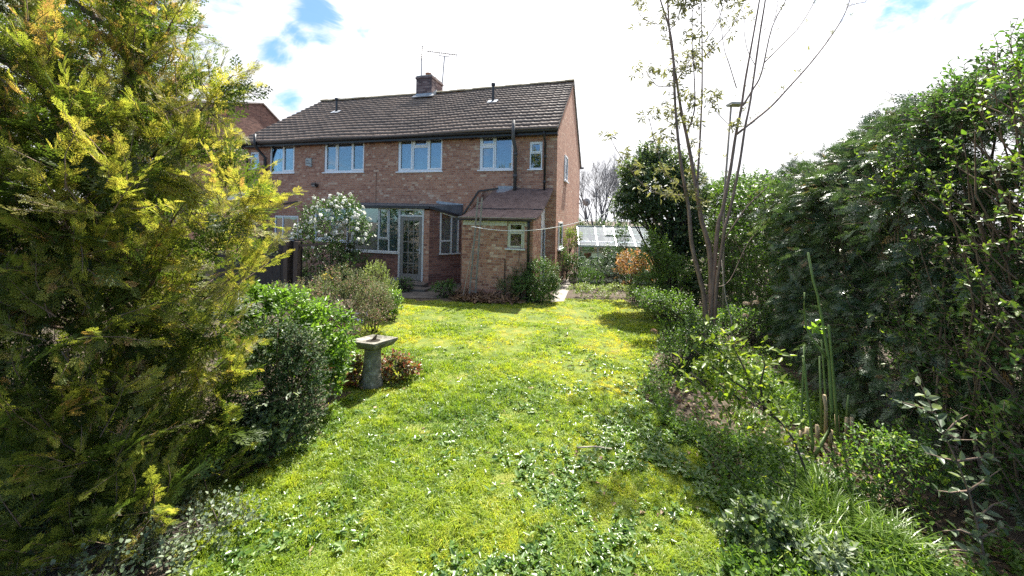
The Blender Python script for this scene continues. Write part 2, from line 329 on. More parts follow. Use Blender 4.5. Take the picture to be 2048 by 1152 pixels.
M['berberis'] = leaf_mat('purple_green_leaf', [(0, (0.05, 0.08, 0.028)), (0.55, (0.12, 0.145, 0.05)), (0.75, (0.23, 0.145, 0.105)), (1.0, (0.46, 0.22, 0.24))], 0.5, 0.36, (1.05, 1.08, 0.85), 0.35)
M['dwarf'] = leaf_mat('pale_green_leaf', [(0, (0.07, 0.11, 0.03)), (0.6, (0.16, 0.21, 0.06)), (1.0, (0.32, 0.36, 0.14))], 0.42, 0.35, (1.15, 1.2, 0.6))
M['choisya'] = leaf_mat('mid_green_leaf', [(0, (0.03, 0.065, 0.018)), (0.6, (0.06, 0.12, 0.028)), (1.0, (0.11, 0.19, 0.04))], 0.36, 0.3, (1.2, 1.25, 0.5))
M['yellow'] = leaf_mat('yellow_young_leaf', [(0, (0.09, 0.15, 0.02)), (0.5, (0.21, 0.28, 0.03)), (0.88, (0.40, 0.42, 0.04)), (1.0, (0.44, 0.28, 0.06))], 0.42, 0.45, (1.15, 1.15, 0.5))
M['acer'] = leaf_mat('orange_young_leaf', [(0, (0.16, 0.15, 0.03)), (0.5, (0.30, 0.16, 0.06)), (1.0, (0.45, 0.20, 0.10))], 0.45, 0.42, (1.1, 1.05, 0.8))
M['tree_leaf'] = leaf_mat('fresh_bronze_leaf', [(0, (0.10, 0.105, 0.05)), (0.5, (0.16, 0.17, 0.065)), (1.0, (0.26, 0.26, 0.10))], 0.45, 0.3, (1.05, 1.05, 0.7))
M['petal'] = leaf_mat('white_petal', [(0, (0.66, 0.68, 0.62)), (1.0, (0.82, 0.82, 0.79))], 0.6, 0.25, (0.6, 0.6, 0.56))
M['yellow_petal'] = leaf_mat('yellow_petal', [(0, (0.60, 0.45, 0.02)), (1.0, (0.75, 0.62, 0.04))], 0.6, 0.3, (0.7, 0.7, 0.5))
M['blue_petal'] = leaf_mat('bluebell_petal', [(0, (0.20, 0.22, 0.50)), (1.0, (0.36, 0.38, 0.66))], 0.6, 0.3, (0.7, 0.7, 0.9))
M['grey_leaf'] = leaf_mat('grey_felted_leaf', [(0, (0.06, 0.095, 0.05)), (0.6, (0.12, 0.16, 0.095)), (1.0, (0.26, 0.30, 0.20))], 0.42, 0.28, (1.1, 1.15, 0.6), 0.4)
M['bergenia'] = leaf_mat('red_green_leaf', [(0, (0.06, 0.09, 0.03)), (0.5, (0.12, 0.13, 0.05)), (0.75, (0.20, 0.06, 0.03)), (1.0, (0.30, 0.09, 0.04))], 0.35, 0.3, (1.15, 1.1, 0.7))
M['grass'] = leaf_mat('grass_blade', [(0, (0.07, 0.145, 0.016)), (0.4, (0.19, 0.27, 0.024)), (0.7, (0.32, 0.37, 0.034)), (1.0, (0.47, 0.41, 0.06))], 0.40, 0.45, (1.1, 1.1, 0.45))
M['strap'] = leaf_mat('strap_leaf', [(0, (0.055, 0.11, 0.016)), (0.6, (0.13, 0.21, 0.025)), (1.0, (0.24, 0.30, 0.05))], 0.36, 0.42, (1.15, 1.15, 0.5), 0.5)
M['weed'] = leaf_mat('lawn_weed_leaf', [(0, (0.06, 0.13, 0.025)), (0.6, (0.13, 0.21, 0.045)), (1.0, (0.24, 0.31, 0.09))], 0.30, 0.35, (1.1, 1.1, 0.5), 0.7)
M['dead_leaf'] = leaf_mat('dead_leaf', [(0, (0.10, 0.06, 0.035)), (0.6, (0.22, 0.13, 0.075)), (1.0, (0.40, 0.31, 0.21))], 0.7, 0.15, (1, 0.9, 0.7))
M['dry_head'] = leaf_mat('dry_flower_head', [(0, (0.24, 0.18, 0.12)), (1.0, (0.48, 0.40, 0.30))], 0.8, 0.15, (1, 0.95, 0.8))

# ------------------------------------------------------------------ foliage builders
def leaf_tpl(w=0.25, fold=0.12, droop=0.12):
    V = np.array([(0, 0, 0), (-w, .38, fold), (-.62 * w, .75, fold * .6 - droop * .4), (0, 1, -droop), (.62 * w, .75, fold * .6 - droop * .4), (w, .38, fold), ], float)
    return V, np.array([(0, 3, 2, 1), (0, 5, 4, 3)])
def lobed_tpl():                           # small palmate leaf with three lobes
    V = []; Q = []
    for a, l in ((-0.85, .75), (0, 1.0), (0.85, .75)):
        n = len(V); c, s = math.cos(a), math.sin(a)
        for x, y, z in ((0, 0, 0), (-.13, .5, .04), (0, 1, -.12), (.13, .5, .04)):
            x, y = x * l, y * l; V.append((x * c + y * s, -x * s + y * c, z))
        Q.append((n, n + 3, n + 2, n + 1))
    return np.array(V), np.array(Q)
def spray_tpl(n=9, sub=3, w=0.022, ang=0.75, seed=1, droop=0.25):   # flat frond of a scale-leaved conifer
    r = np.random.default_rng(seed); V = []; Q = []
    def seg(p, q, w_):
        p, q = np.array(p, float), np.array(q, float); d = q - p; s = np.array((-d[1], d[0])); s = s / (np.linalg.norm(s) + 1e-9) * w_
        m = p + d * .45; n0 = len(V)
        for c in (p, m - s, q, m + s):
            V.append((c[0], c[1], -droop * (c[1] ** 2) + 0.12 * abs(c[0]) + r.normal() * .008))
        Q.append((n0, n0 + 3, n0 + 2, n0 + 1))
    seg((0, 0), (0, 1), w * .8)
    for i in range(n):
        y0 = 0.08 + 0.86 * i / n; sd = 1 if i % 2 else -1
        L = (0.50 * (1 - y0) ** .75 + 0.07) * (0.8 + .4 * r.random()); a = ang * (0.85 + .3 * r.random())
        dx, dy = sd * math.sin(a), math.cos(a); e = (dx * L, y0 + dy * L); seg((0, y0), e, w)
        for j in range(sub):
            f = (j + 1) / (sub + 1); b = (dx * L * f, y0 + dy * L * f); l2 = L * .42 * (1.15 - f)
            for s2 in (1, -1):
                a2 = math.atan2(dx, dy) + s2 * .75; seg(b, (b[0] + math.sin(a2) * l2, b[1] + math.cos(a2) * l2), w * .85)
    return np.array(V), np.array(Q)
def place(tpl, pos, ydir, zdir, size):     # many copies of one small template as one vertex / face array
    V0, Q0 = tpl; N = len(pos); k = len(V0)
    y = unit(ydir); x = unit(np.cross(y, zdir)); z = np.cross(x, y)
    size = np.broadcast_to(np.asarray(size, float), (N,))[:, None, None]
    V = (x[:, None, :] * V0[None, :, 0:1] + y[:, None, :] * V0[None, :, 1:2] + z[:, None, :] * V0[None, :, 2:3]) * size + pos[:, None, :]
    Q = Q0[None] + (np.arange(N) * k)[:, None, None]
    return V.reshape(-1, 3), Q.reshape(-1, Q0.shape[1])
def leaf_obj(name, tpl, pos, ydir, zdir, size, rnd, mat, parent=None, wood=None, wmat=None):
    if not isinstance(tpl, list): tpl = [tpl]
    VV = []; QQ = []; AA = []; off = 0; N = len(pos); pick = rng.integers(0, len(tpl), N)
    size = np.broadcast_to(np.asarray(size, float), (N,))
    for i, t in enumerate(tpl):
        m = pick == i
        V, Q = place(t, pos[m], ydir[m], zdir[m], size[m]); VV.append(V); QQ.append(Q + off); AA.append(np.repeat(rnd[m], len(t[0]))); off += len(V)
    q2 = sum(len(q) for q in QQ)
    for V, Q in wood or []:
        VV.append(V); QQ.append(Q + off); AA.append(np.zeros(len(V))); off += len(V)
    return np_mesh(name, np.concatenate(VV), np.concatenate(QQ), None, mat, parent, np.concatenate(AA), False, wmat if wood else None, q2)
def mb_arr(mb): return np.array(mb.v, float), np.array(mb.f, int)
def twig_arr(P, Q_, r0, r1, k=3, bend=0.0):  # many thin tapered rods
    N = len(P); P = np.asarray(P); Q_ = np.asarray(Q_); t = unit(Q_ - P)
    a = np.where(np.abs(t[:, 2:3]) < .9, np.array([[0, 0, 1.]]), np.array([[1., 0, 0]])); x = unit(np.cross(t, a)); y = np.cross(t, x)
    mid = (P + Q_) / 2 + rng.normal(size=(N, 3)) * bend * np.linalg.norm(Q_ - P, axis=1, keepdims=True)
    r0 = np.broadcast_to(r0, (N,)); r1 = np.broadcast_to(r1, (N,)); V = []
    for c, r_ in ((P, r0), (mid, (r0 + r1) / 2), (Q_, r1)):
        for j in range(k):
            th = 2 * math.pi * j / k; V.append(c + (x * math.cos(th) + y * math.sin(th)) * r_[:, None])
    V = np.stack(V, 1).reshape(-1, 3); q = []
    for i in range(2):
        for j in range(k): q.append((i * k + j, i * k + (j + 1) % k, (i + 1) * k + (j + 1) % k, (i + 1) * k + j))
    Q = np.array(q)[None] + (np.arange(N) * 3 * k)[:, None, None]
    return V, Q.reshape(-1, 4)
def twig_obj(name, P, Q_, r0, r1, mat, parent, bend=0.06):
    V, Q = twig_arr(P, Q_, r0, r1, 4, bend); return np_mesh(name, V, Q, None, mat, parent, None, True)

OVATE = leaf_tpl(0.28, .10, .15); NARROW = leaf_tpl(0.14, .05, .25); ROUND = leaf_tpl(0.42, .10, .10); LOBED = lobed_tpl()
def lump_pts(lumps, n, inner=0.8, outer=1.05, zmin=0.03, down=0.35):
    """points in the outer shell of a set of ellipsoids, with outward directions"""
    lumps = np.array(lumps, float); w = lumps[:, 3] * lumps[:, 4] + lumps[:, 3] * lumps[:, 5] + lumps[:, 4] * lumps[:, 5]
    i = rng.choice(len(lumps), n, p=w / w.sum()); d = rand_dirs(n)
    flip = (d[:, 2] < 0) & (rng.random(n) > down); d[flip, 2] *= -1
    f = inner + (outer - inner) * np.sqrt(rng.random(n))
    ph = lumps[i, 0] * 5 + lumps[i, 2] * 3
    f = f * (1 + .13 * np.sin(d[:, 0] * 5.1 + d[:, 2] * 3.3 + ph) * np.sin(d[:, 2] * 6.3 + d[:, 1] * 2.9 + ph * 1.7) + .10 * np.sin(d[:, 0] * 11 + d[:, 1] * 9 + ph * 2) * np.sin(d[:, 2] * 13 + ph) + .05 * rng.normal(size=n))
    p = lumps[i, :3] + d * lumps[i, 3:] * f[:, None]; o = unit(d / lumps[i, 3:])
    # drop points deep inside another lump
    deep = np.zeros(n, bool)
    for L in lumps:
        deep |= (((p - L[:3]) / L[3:]) ** 2).sum(1) < 0.55 ** 2
    keep = ~deep & (p[:, 2] > zmin)
    return p[keep], o[keep]
def sprigs(p, o, m, L, size, up=0.35, spread=0.9, jit=0.35):
    """m leaves along a short twig at each point; returns leaf pos, ydir, zdir, size and the twig ends"""
    n = len(p); ax = unit(o + np.array([0, 0, up]) + rng.normal(size=(n, 3)) * jit)
    a = unit(np.cross(ax, rand_dirs(n))); b = np.cross(ax, a); Ls = L * (0.6 + .8 * rng.random(n))
    pos = []; yd = []; zd = []; sz = []
    for j in range(m):
        f = (j + .5) / m; th = j * 2.4 + rng.random(n) * .8
        side = a * np.cos(th)[:, None] + b * np.sin(th)[:, None]
        k = spread * (1 - .45 * f)
        pos.append(p + ax * (Ls * (f - .4))[:, None]); yd.append(unit(ax * (1 - k * .55) + side * k + rng.normal(size=(n, 3)) * .18)); zd.append(unit(ax + rng.normal(size=(n, 3)) * .3 + np.array([0, 0, .35])))
        sz.append(size * (0.65 + .6 * rng.random(n)) * (1 - .25 * f))
    return np.concatenate(pos), np.concatenate(yd), np.concatenate(zd), np.concatenate(sz), p - ax * (Ls * .5)[:, None], p + ax * (Ls * .6)[:, None]
def shrub(name, label, cat, base, lumps, n, m, L, size, mat, tpl=OVATE, bark='bark_dark', stems=9, rbias=0.0, up=0.35, group=None, inner=.72, outer=1.06, down=.35, twigs=True, spread=.9, stem_r=.012, foliage='foliage'):
    """lumps: ellipsoids relative to base; a shrub of stems, twigs and leaves"""
    t = empty(name, base); tag(t, label, cat, group)
    p, o = lump_pts(lumps, n, inner, outer, 0.03, down)
    pos, yd, zd, sz, t0, t1 = sprigs(p, o, m, L, size, up, spread)
    clump = fbm(p[:, 0] * 3 + 9, p[:, 1] * 3 + p[:, 2] * 4 + 5, 3, 3)
    rnd = np.clip(np.tile(clump, m) * .7 + rng.normal(size=len(pos)) * .2 + .12 + rbias, 0, 1)
    sel = rng.random(len(p)) < .5
    leaf_obj(foliage, tpl, pos, yd, zd, sz, rnd, M[mat], t, [twig_arr(t0[sel], t1[sel], .0022, .001, 3, .06)] if twigs else None, M[bark])
    if stems:
        tops = p[rng.choice(len(p), min(stems * 5, len(p)), replace=False)]; c = np.array(lumps)[:, :3].mean(0)
        br = MB()
        for k in range(min(stems, len(tops))):
            q = tops[k]; b0 = np.array([rng.normal() * .06, rng.normal() * .06, 0.0]); mid = b0 * .5 + q * .5 + rng.normal(size=3) * .05; mid[2] += abs(q[2]) * .1
            br.tube([b0 - (0, 0, .03), b0 * .7 + mid * .3, mid, q], [stem_r, stem_r * .8, stem_r * .55, stem_r * .2], 5)
            for z in tops[stems + k * 4: stems + k * 4 + 4]:
                br.tube([mid, (mid + z) / 2 + rng.normal(size=3) * .04, z], [stem_r * .5, stem_r * .35, stem_r * .12], 4)
        br.build('stem', M[bark], t, smooth=True)
    return t

# ------------------------------------------------------------------ house
O_ = Vector((1.39, 11.54, 0.0)); YAW = R(15.5)
AX = Vector((math.cos(YAW), -math.sin(YAW), 0)); AY = Vector((math.sin(YAW), math.cos(YAW), 0))
def hp(px, py, t):                         # photo pixel -> (along the front, height) on the plane t metres behind the front wall
    r = ray(px, py); c = Vector((0, 0, H)); lam = (t + (O_ - c).dot(AY)) / r.dot(AY); P = c + r * lam
    return (P - O_).dot(AX), P.z
def hx(px, py, t): return hp(px, py, t)[0]
def hz(px, py, t): return hp(px, py, t)[1]

house = empty('semi_detached_house', O_, -YAW)
tag(house, 'pair of red brick semi-detached houses with brown tiled roof and white windows', 'house')
XL = hx(489, 300, 0); ZE = hz(1113, 254, -.3); DEPTH = 8.0; RT = 4.0
ZR = hz(1147, 163, RT); ZB = -0.3
ZW = ZE - 0.06
SLOPE = (ZR - ZE) / (RT + .3)

def wall_sheet(name, x0, x1, z0, z1, t, holes, mat, parent, reveal=0.10):
    mb = MB(); xs = sorted({x0, x1, *[h[0] for h in holes], *[h[1] for h in holes]}); zs = sorted({z0, z1, *[h[2] for h in holes], *[h[3] for h in holes]})
    for i in range(len(xs) - 1):
        for j in range(len(zs) - 1):
            cx, cz = (xs[i] + xs[i + 1]) / 2, (zs[j] + zs[j + 1]) / 2
            if any(h[0] < cx < h[1] and h[2] < cz < h[3] for h in holes): continue
            mb.face((xs[i], t, zs[j]), (xs[i + 1], t, zs[j]), (xs[i + 1], t, zs[j + 1]), (xs[i], t, zs[j + 1]))
    for a, b, c, d in holes:
        u = t + reveal
        mb.face((a, t, c), (a, t, d), (a, u, d), (a, u, c)); mb.face((b, t, c), (b, u, c), (b, u, d), (b, t, d))
        mb.face((a, t, d), (b, t, d), (b, u, d), (a, u, d)); mb.face((a, t, c), (a, u, c), (b, u, c), (b, t, c))
    return mb.build(name, mat, parent)

def window(parent, x0, x1, z0, z1, t, cols, fmat='white', glass='glass', curtain=None, sill=True, back='dark_room', inset=0.025, bar=0.06, name='window', label=None):
    """cols: [(width share, [(height share from the top, is it an opening sash)])]; frame is the part, panes, sill and curtain its sub-parts"""
    f = MB(); d0, d1 = t + inset, t + inset + .06; panes = []
    f.box(x0, x0 + bar, d0, d1, z0, z1).box(x1 - bar, x1, d0, d1, z0, z1).box(x0 + bar, x1 - bar, d0, d1, z1 - bar, z1).box(x0 + bar, x1 - bar, d0, d1, z0, z0 + bar)
    W = x1 - x0 - 2 * bar; x = x0 + bar; n = len(cols)
    for i, (ws, rows) in enumerate(cols):
        xe = x + W * ws - (bar * .45 if i < n - 1 else 0)
        zt = z1 - bar; Hh = z1 - z0 - 2 * bar
        for j, (hs, sash) in enumerate(rows):
            ze = zt - Hh * hs + (bar * .45 if j < len(rows) - 1 else 0)
            a, b, c, e = x, xe, ze, zt
            if sash:
                s = bar * .85; y0, y1 = d0 - .014, d1 - .014
                f.box(a, a + s, y0, y1, c, e).box(b - s, b, y0, y1, c, e).box(a + s, b - s, y0, y1, e - s, e).box(a + s, b - s, y0, y1, c, c + s)
                a, b, c, e = a + s, b - s, c + s, e - s
            panes.append((a, b, c, e))
            if j < len(rows) - 1: f.box(x, xe, d0 + .003, d1 - .003, ze - bar * .9, ze)
            zt = ze - bar * .9
        if i < n - 1: f.box(xe, xe + bar * .9, d0 + .002, d1 - .002, z0 + bar, z1 - bar)
        x = xe + bar * .9
    fr = f.build(name, M[fmat], parent, bevel=.006)
    if label: fr['label'] = label
    for a, b, c, e in panes:
        MB().box(a - .004, b + .004, d0 + .024, d0 + .032, c - .004, e + .004).build('pane', M[glass], fr)
    if sill:
        MB().box(x0 - .06, x1 + .03, t - .045, t + inset - .002, z0 - .045, z0 - .004).build('sill', M['oldwhite' if fmat != 'white' else 'white'], fr, bevel=.006)
    if curtain:
        for (a, b) in curtain:
            V = []; k = 40; xa, xb = x0 + (x1 - x0) * a, x0 + (x1 - x0) * b; c_ = MB()
            for i in range(k):
                p, q = xa + (xb - xa) * i / k, xa + (xb - xa) * (i + 1) / k
                yp, yq = (t + .2 + .025 * math.sin(i * 1.3), t + .2 + .025 * math.sin((i + 1) * 1.3))
                c_.face((p, yp, z0 + .02), (q, yq, z0 + .02), (q, yq, z1 - .03), (p, yp, z1 - .03))
            c_.build('curtain', M['curtain'], fr, smooth=True)
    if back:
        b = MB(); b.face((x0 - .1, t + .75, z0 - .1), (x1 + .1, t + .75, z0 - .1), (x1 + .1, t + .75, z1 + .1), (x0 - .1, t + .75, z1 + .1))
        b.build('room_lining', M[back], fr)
    return fr

def rect(a, b, c, d, t):                   # photo rectangle (left, right, top, bottom) -> x0, x1, z0, z1 on plane t
    xm0 = hx(a, (c + d) / 2, t); xm1 = hx(b, (c + d) / 2, t); m = (a + b) / 2
    return xm0, xm1, hz(m, d, t), hz(m, c, t)
W1 = rect(539.5, 589, 288.5, 345.5, 0); W2 = rect(648.5, 728, 279.5, 344, 0); W3 = rect(796, 884.5, 273.5, 342.5, 0); W4 = rect(959, 1026, 269.5, 339.5, 0)
W5 = rect(1059, 1084.5, 283, 338, 0); W6 = rect(500, 518, 304, 337, 0); W7 = rect(548, 596, 431, 482, 0); W8 = rect(627, 705, 416, 482, 0)
holes = [W1, W2, W3, W4, W5, W6, W7, W8]
wall_sheet('front_wall', XL, 0, ZB, ZW, 0, holes, M['brick'], house)
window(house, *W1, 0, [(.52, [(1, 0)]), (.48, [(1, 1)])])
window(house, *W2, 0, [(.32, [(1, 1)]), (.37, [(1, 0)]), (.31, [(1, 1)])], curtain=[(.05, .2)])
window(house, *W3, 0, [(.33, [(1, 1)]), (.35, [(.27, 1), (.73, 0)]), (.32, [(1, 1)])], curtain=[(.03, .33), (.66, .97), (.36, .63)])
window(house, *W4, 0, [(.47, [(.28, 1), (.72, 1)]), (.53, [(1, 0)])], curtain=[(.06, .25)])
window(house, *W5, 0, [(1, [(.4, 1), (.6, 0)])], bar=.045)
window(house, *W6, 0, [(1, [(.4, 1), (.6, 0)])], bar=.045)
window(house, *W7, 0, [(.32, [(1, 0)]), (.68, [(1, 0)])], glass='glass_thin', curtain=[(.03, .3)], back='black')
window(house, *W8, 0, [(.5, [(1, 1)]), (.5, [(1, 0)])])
# gables and back: side walls in the plane x = const, pentagon
def gable(x, name):
    prof = [(0, ZB), (DEPTH, ZB), (DEPTH, ZW), (RT, ZR - .10), (0, ZW)]
    mb = MB(); mb.face(*[(x, y, z) for y, z in prof]); return mb
def gp(px, py):                            # photo pixel -> (depth, height) on the right gable
    r = ray(px, py); c = Vector((0, 0, H)); lam = (O_ - c).dot(AX) / r.dot(AX); P = c + r * lam - O_
    return P.dot(AY), P.z
g = gable(0, 'gable'); g.build('gable_wall', M['brick'], house)
gable(XL, 'gable').build('gable_wall', M['brick'], house)
mb = MB(); mb.face((XL, DEPTH, ZB), (0, DEPTH, ZB), (0, DEPTH, ZW), (XL, DEPTH, ZW)); mb.build('back_wall', M['brick'], house)
# windows on the right gable: thin frames standing 4 cm proud
def side_window(y0, y1, z0, z1, name='window'):
    f = MB(); b = .06; x0, x1 = -.02, .04
    f.box(x0, x1, y0, y0 + b, z0, z1).box(x0, x1, y1 - b, y1, z0, z1).box(x0, x1, y0 + b, y1 - b, z1 - b, z1).box(x0, x1, y0 + b, y1 - b, z0, z0 + b)
    fr = f.build(name, M['white'], house, bevel=.005)
    MB().box(.012, .02, y0 + b, y1 - b, z0 + b, z1 - b).build('pane', M['glass'], fr)
    MB().box(.006, .09, y0 - .05, y1 + .05, z0 - .05, z0 - .004).build('sill', M['white'], fr)
    return fr
a0 = gp(1128.5, 335); a1 = gp(1134, 335); zt = gp(1129, 309)[1]; zb = gp(1131, 363)[1]
side_window(a0[0], a1[0], zb, zt)
b0 = gp(1116, 470); b1 = gp(1123.5, 470); side_window(b0[0], b1[0], gp(1118, 497)[1], gp(1118, 444)[1])

# roof: stepped courses of profiled concrete tiles
def roof_slope(name, x0, x1, y0, z0, y1, z1, mat, courses, sign=1):
    n = int((x1 - x0) / 0.075); xs = np.linspace(x0, x1, n + 1)
    prof = 0.012 * np.maximum(0, np.sin(xs * 2 * math.pi / 0.30)) ** 1.5 + .006 * np.sin(xs * 2 * math.pi / .15)
    V = []; Q = []; sl = np.array([y1 - y0, z1 - z0]); Ls = np.linalg.norm(sl); tdir = sl / Ls; ndir = np.array([-tdir[1], tdir[0]]) * (1 if tdir[0] > 0 else -1)
    r = np.random.default_rng(5); rid = []
    sag = -0.05 * np.sin((xs - x0) / (x1 - x0) * math.pi) - .02 * np.sin((xs - x0) * 1.1)
    for c in range(courses):
        jit = np.repeat(r.normal(size=n // 4 + 2) * .003, 4)[:n + 1]; tone = np.repeat(r.random(n // 4 + 2), 4)[:n + 1]
        for e, (f, h) in enumerate(((c / courses, .0), (c / courses, .040), ((c + 1) / courses, .008))):
            base = len(V) if e == 0 else base
            yy = y0 + sl[0] * f + ndir[0] * (h + (prof + jit if e else -.012 + 0 * prof)); zz = z0 + sl[1] * f + ndir[1] * (h + (prof + jit if e else -.012 + 0 * prof)) + sag
            if e: yy = yy - tdir[0] * .02 * (e == 1)
            for i in range(n + 1): V.append((xs[i], yy[i], zz[i])); rid.append(tone[i])
        for e in range(2):
            for i in range(n):
                a = base + e * (n + 1) + i; Q.append((a, a + 1, a + n + 2, a + n + 1))
    return np_mesh(name, np.array(V), np.array(Q), None, mat, house, np.array(rid))
def tile_mat():
    m, nt, N, L, P, O = new_mat('weathered_tile')
    at_ = N.new('ShaderNodeAttribute'); at_.attribute_name = 'rnd'; tc = N.new('ShaderNodeTexCoord')
    n1 = N.new('ShaderNodeTexNoise'); n1.inputs['Scale'].default_value = 0.7; n1.inputs['Detail'].default_value = 7; L.new(tc.outputs['Object'], n1.inputs[0])
    n2 = N.new('ShaderNodeTexNoise'); n2.inputs['Scale'].default_value = 22; n2.inputs['Detail'].default_value = 6; L.new(tc.outputs['Object'], n2.inputs[0])
    r1 = ramp(N, [(0, (0.105, 0.073, 0.058)), (.5, (0.175, 0.130, 0.105)), (1, (0.255, 0.20, 0.165))])
    a = N.new('ShaderNodeMath'); a.operation = 'MULTIPLY_ADD'; L.new(n2.outputs['Fac'], a.inputs[0]); a.inputs[1].default_value = .8
    b = N.new('ShaderNodeMath'); b.operation = 'MULTIPLY_ADD'; L.new(at_.outputs['Fac'], b.inputs[0]); b.inputs[1].default_value = .14; b.inputs[2].default_value = .0; L.new(b.outputs[0], a.inputs[2]); L.new(a.outputs[0], r1.inputs[0])
    r2 = ramp(N, [(.35, (.75, .75, .75)), (.7, (1.25, 1.2, 1.12))]); L.new(n1.outputs['Fac'], r2.inputs[0])
    mu = N.new('ShaderNodeMix'); mu.data_type = 'RGBA'; mu.blend_type = 'MULTIPLY'; mu.inputs['Factor'].default_value = 1; L.new(r1.outputs[0], mu.inputs[6]); L.new(r2.outputs[0], mu.inputs[7])
    L.new(mu.outputs[2], P.inputs['Base Color']); P.inputs['Roughness'].default_value = .6
    bp = N.new('ShaderNodeBump'); bp.inputs['Strength'].default_value = .5; bp.inputs['Distance'].default_value = .01; L.new(n2.outputs['Fac'], bp.inputs['Height']); L.new(bp.outputs[0], P.inputs['Normal'])
    return m
M['tiles'] = tile_mat()
RX0, RX1 = hx(477, 285, -.3), 0.06
roof = roof_slope('roof', RX0, RX1, -.36, ZE - .02, RT, ZR, M['tiles'], 17)
rb = roof_slope('roof', RX0, RX1, DEPTH + .36, ZE - .02, RT, ZR, M['tiles'], 17)
mb = MB()
n = 34
for i in range(n):                         # half-round ridge tiles, each a little out of line
    xa, xb = RX0 + (RX1 - RX0) * i / n, RX0 + (RX1 - RX0) * (i + 1) / n; dz = random.Random(i).uniform(-.012, .012) - .05 * math.sin(math.pi * (i + .5) / n)
    k = 7; pr = [(RT + .15 * math.cos(math.pi * j / (k - 1)), ZR - .02 + dz + .12 * math.sin(math.pi * j / (k - 1))) for j in range(k)]
    for j in range(k - 1): mb.face((xa + .004, *pr[j]), (xb - .004, *pr[j]), (xb - .004, *pr[j + 1]), (xa + .004, *pr[j + 1]))
    mb.face(*[(xb - .004, *p) for p in pr]); mb.face(*[(xa + .004, *p) for p in pr[::-1]])
mb.build('ridge_tiles', M['ridge'], roof)
# verge mortar and barge strip on both gables
for x in (RX1 - .045, RX0 + .045):
    mb = MB(); mb.beam((x, -.34, ZE - .06), (x, RT, ZR - .04), .06, .05); mb.beam((x, DEPTH + .34, ZE - .06), (x, RT, ZR - .04), .06, .05); mb.build('verge', M['concrete'], roof)
mb = MB(); mb.box(RX0, RX1 - .02, -.26, -.235, ZE - .20, ZE - .055); mb.box(RX0, RX1 - .02, -.235, -.004, ZE - .20, ZE - .18); mb.build('fascia', M['black'], house)
mb = MB(); k = 8
for i in range(k):                         # half-round gutter
    a0_, a1_ = math.pi + math.pi * i / k, math.pi + math.pi * (i + 1) / k
    for rr in (.06, .052):
        mb.face((RX0 - .05, -.33 + rr * math.cos(a0_), ZE - .07 + rr * math.sin(a0_)), (RX1, -.33 + rr * math.cos(a0_), ZE - .07 + rr * math.sin(a0_)), (RX1, -.33 + rr * math.cos(a1_), ZE - .07 + rr * math.sin(a1_)), (RX0 - .05, -.33 + rr * math.cos(a1_), ZE - .07 + rr * math.sin(a1_)))
mb.build('gutter', M['black'], house)
mb = MB(); mb.box(RX0, RX1 + .12, DEPTH + .27, DEPTH + .39, ZE - .13, ZE - .05); mb.build('gutter', M['black'], house)

# chimney astride the ridge
c0 = hx(832, 188, RT - .55); c1 = hx(863, 188, RT - .55); cz1 = hz(848, 150, RT - .55)
yA, yB = RT - .55, RT + .55
mb = MB(); mb.box(c0, c1, yA, yB, ZR - .8, cz1 - .16); ch = mb.build('chimney', M['brick_soot'], house)
MB().box(c0 - .035, c1 + .035, yA - .035, yB + .035, cz1 - .16, cz1 - .07).build('cap_course', M['brick_soot'], ch, bevel=.01)
MB().box(c0 - .01, c1 + .01, yA - .01, yB + .01, cz1 - .07, cz1).build('mortar_flaunching', M['concrete'], ch, bevel=.02)
for f_ in (.3, .75):
    MB().lathe([(.12, -.02), (.125, .12), (.14, .14), (.14, .19), (.10, .19), (.10, 0.02)], 14, (c0 + (c1 - c0) * .55, yA + (yB - yA) * f_, cz1)).build('chimney_pot', M['plastic_pot'], ch, smooth=False)
mb = MB(); zf = ZE + SLOPE * (yA + .3)
mb.beam((c0 - .12, yA - .06, zf + .05), (c1 + .12, yA - .06, zf + .05), .25, .03, up=(0, -SLOPE, 1)); mb.box(c0 - .012, c1 + .012, yA - .014, yA - .002, zf, zf + .18)
for i in range(4):
    yy = yA + .02 + i * .12; mb.box(c1 + .002, c1 + .014, yy, yy + .13, zf + SLOPE * (yy - yA) - .02, zf + SLOPE * (yy - yA) + .2)
mb.build('lead_flashing', M['lead'], ch)
# roof vent pipes and soil stacks
def roof_z(y): return ZE + SLOPE * (y + .3)
def vent(px, py, top):
    y = 1.2
    for _ in range(12): z = hz(px, py, y); y += ((z - roof_z(y)) / SLOPE) * .5
    x = hx(px, py, y); zt_ = hz(px, top, y)
    mb = MB(); mb.tube([(x, y, z - .1), (x, y, zt_ - .12)], .055, 10); mb.lathe([(.055, -.13), (.085, -.10), (.085, -.02), (.05, 0), (.0, 0)], 10, (x, y, zt_)); v = mb.build('vent_pipe', M['black'], house)
    mb = MB(); mb.beam((x - .2, y - .05, roof_z(y - .05) + .045), (x + .2, y - .05, roof_z(y - .05) + .045), .3, .02, up=(0, -SLOPE, 1)); mb.build('lead_slate', M['lead'], v)
vent(986, 203, 166); vent(673, 224, 196)
def wall_pipe(pts, r, mat='black', name='downpipe', rings=()):
    mb = MB(); mb.tube(pts, r, 10)
    for z in rings: mb.lathe([(r, -.05), (r * 1.35, -.045), (r * 1.35, .045), (r, .05)], 10, (pts[-1][0], pts[-1][1], z))
    return mb.build(name, M[mat], house, smooth=True)
xs_ = hx(1031, 310, -.1); wall_pipe([(xs_, -.42, hz(1030, 240, -.42)), (xs_, -.42, ZE - .3), (xs_, -.11, ZE - .62), (xs_, -.11, 3.0)], .055, 'pipe_grey', 'soil_stack', (4.3, 3.6))
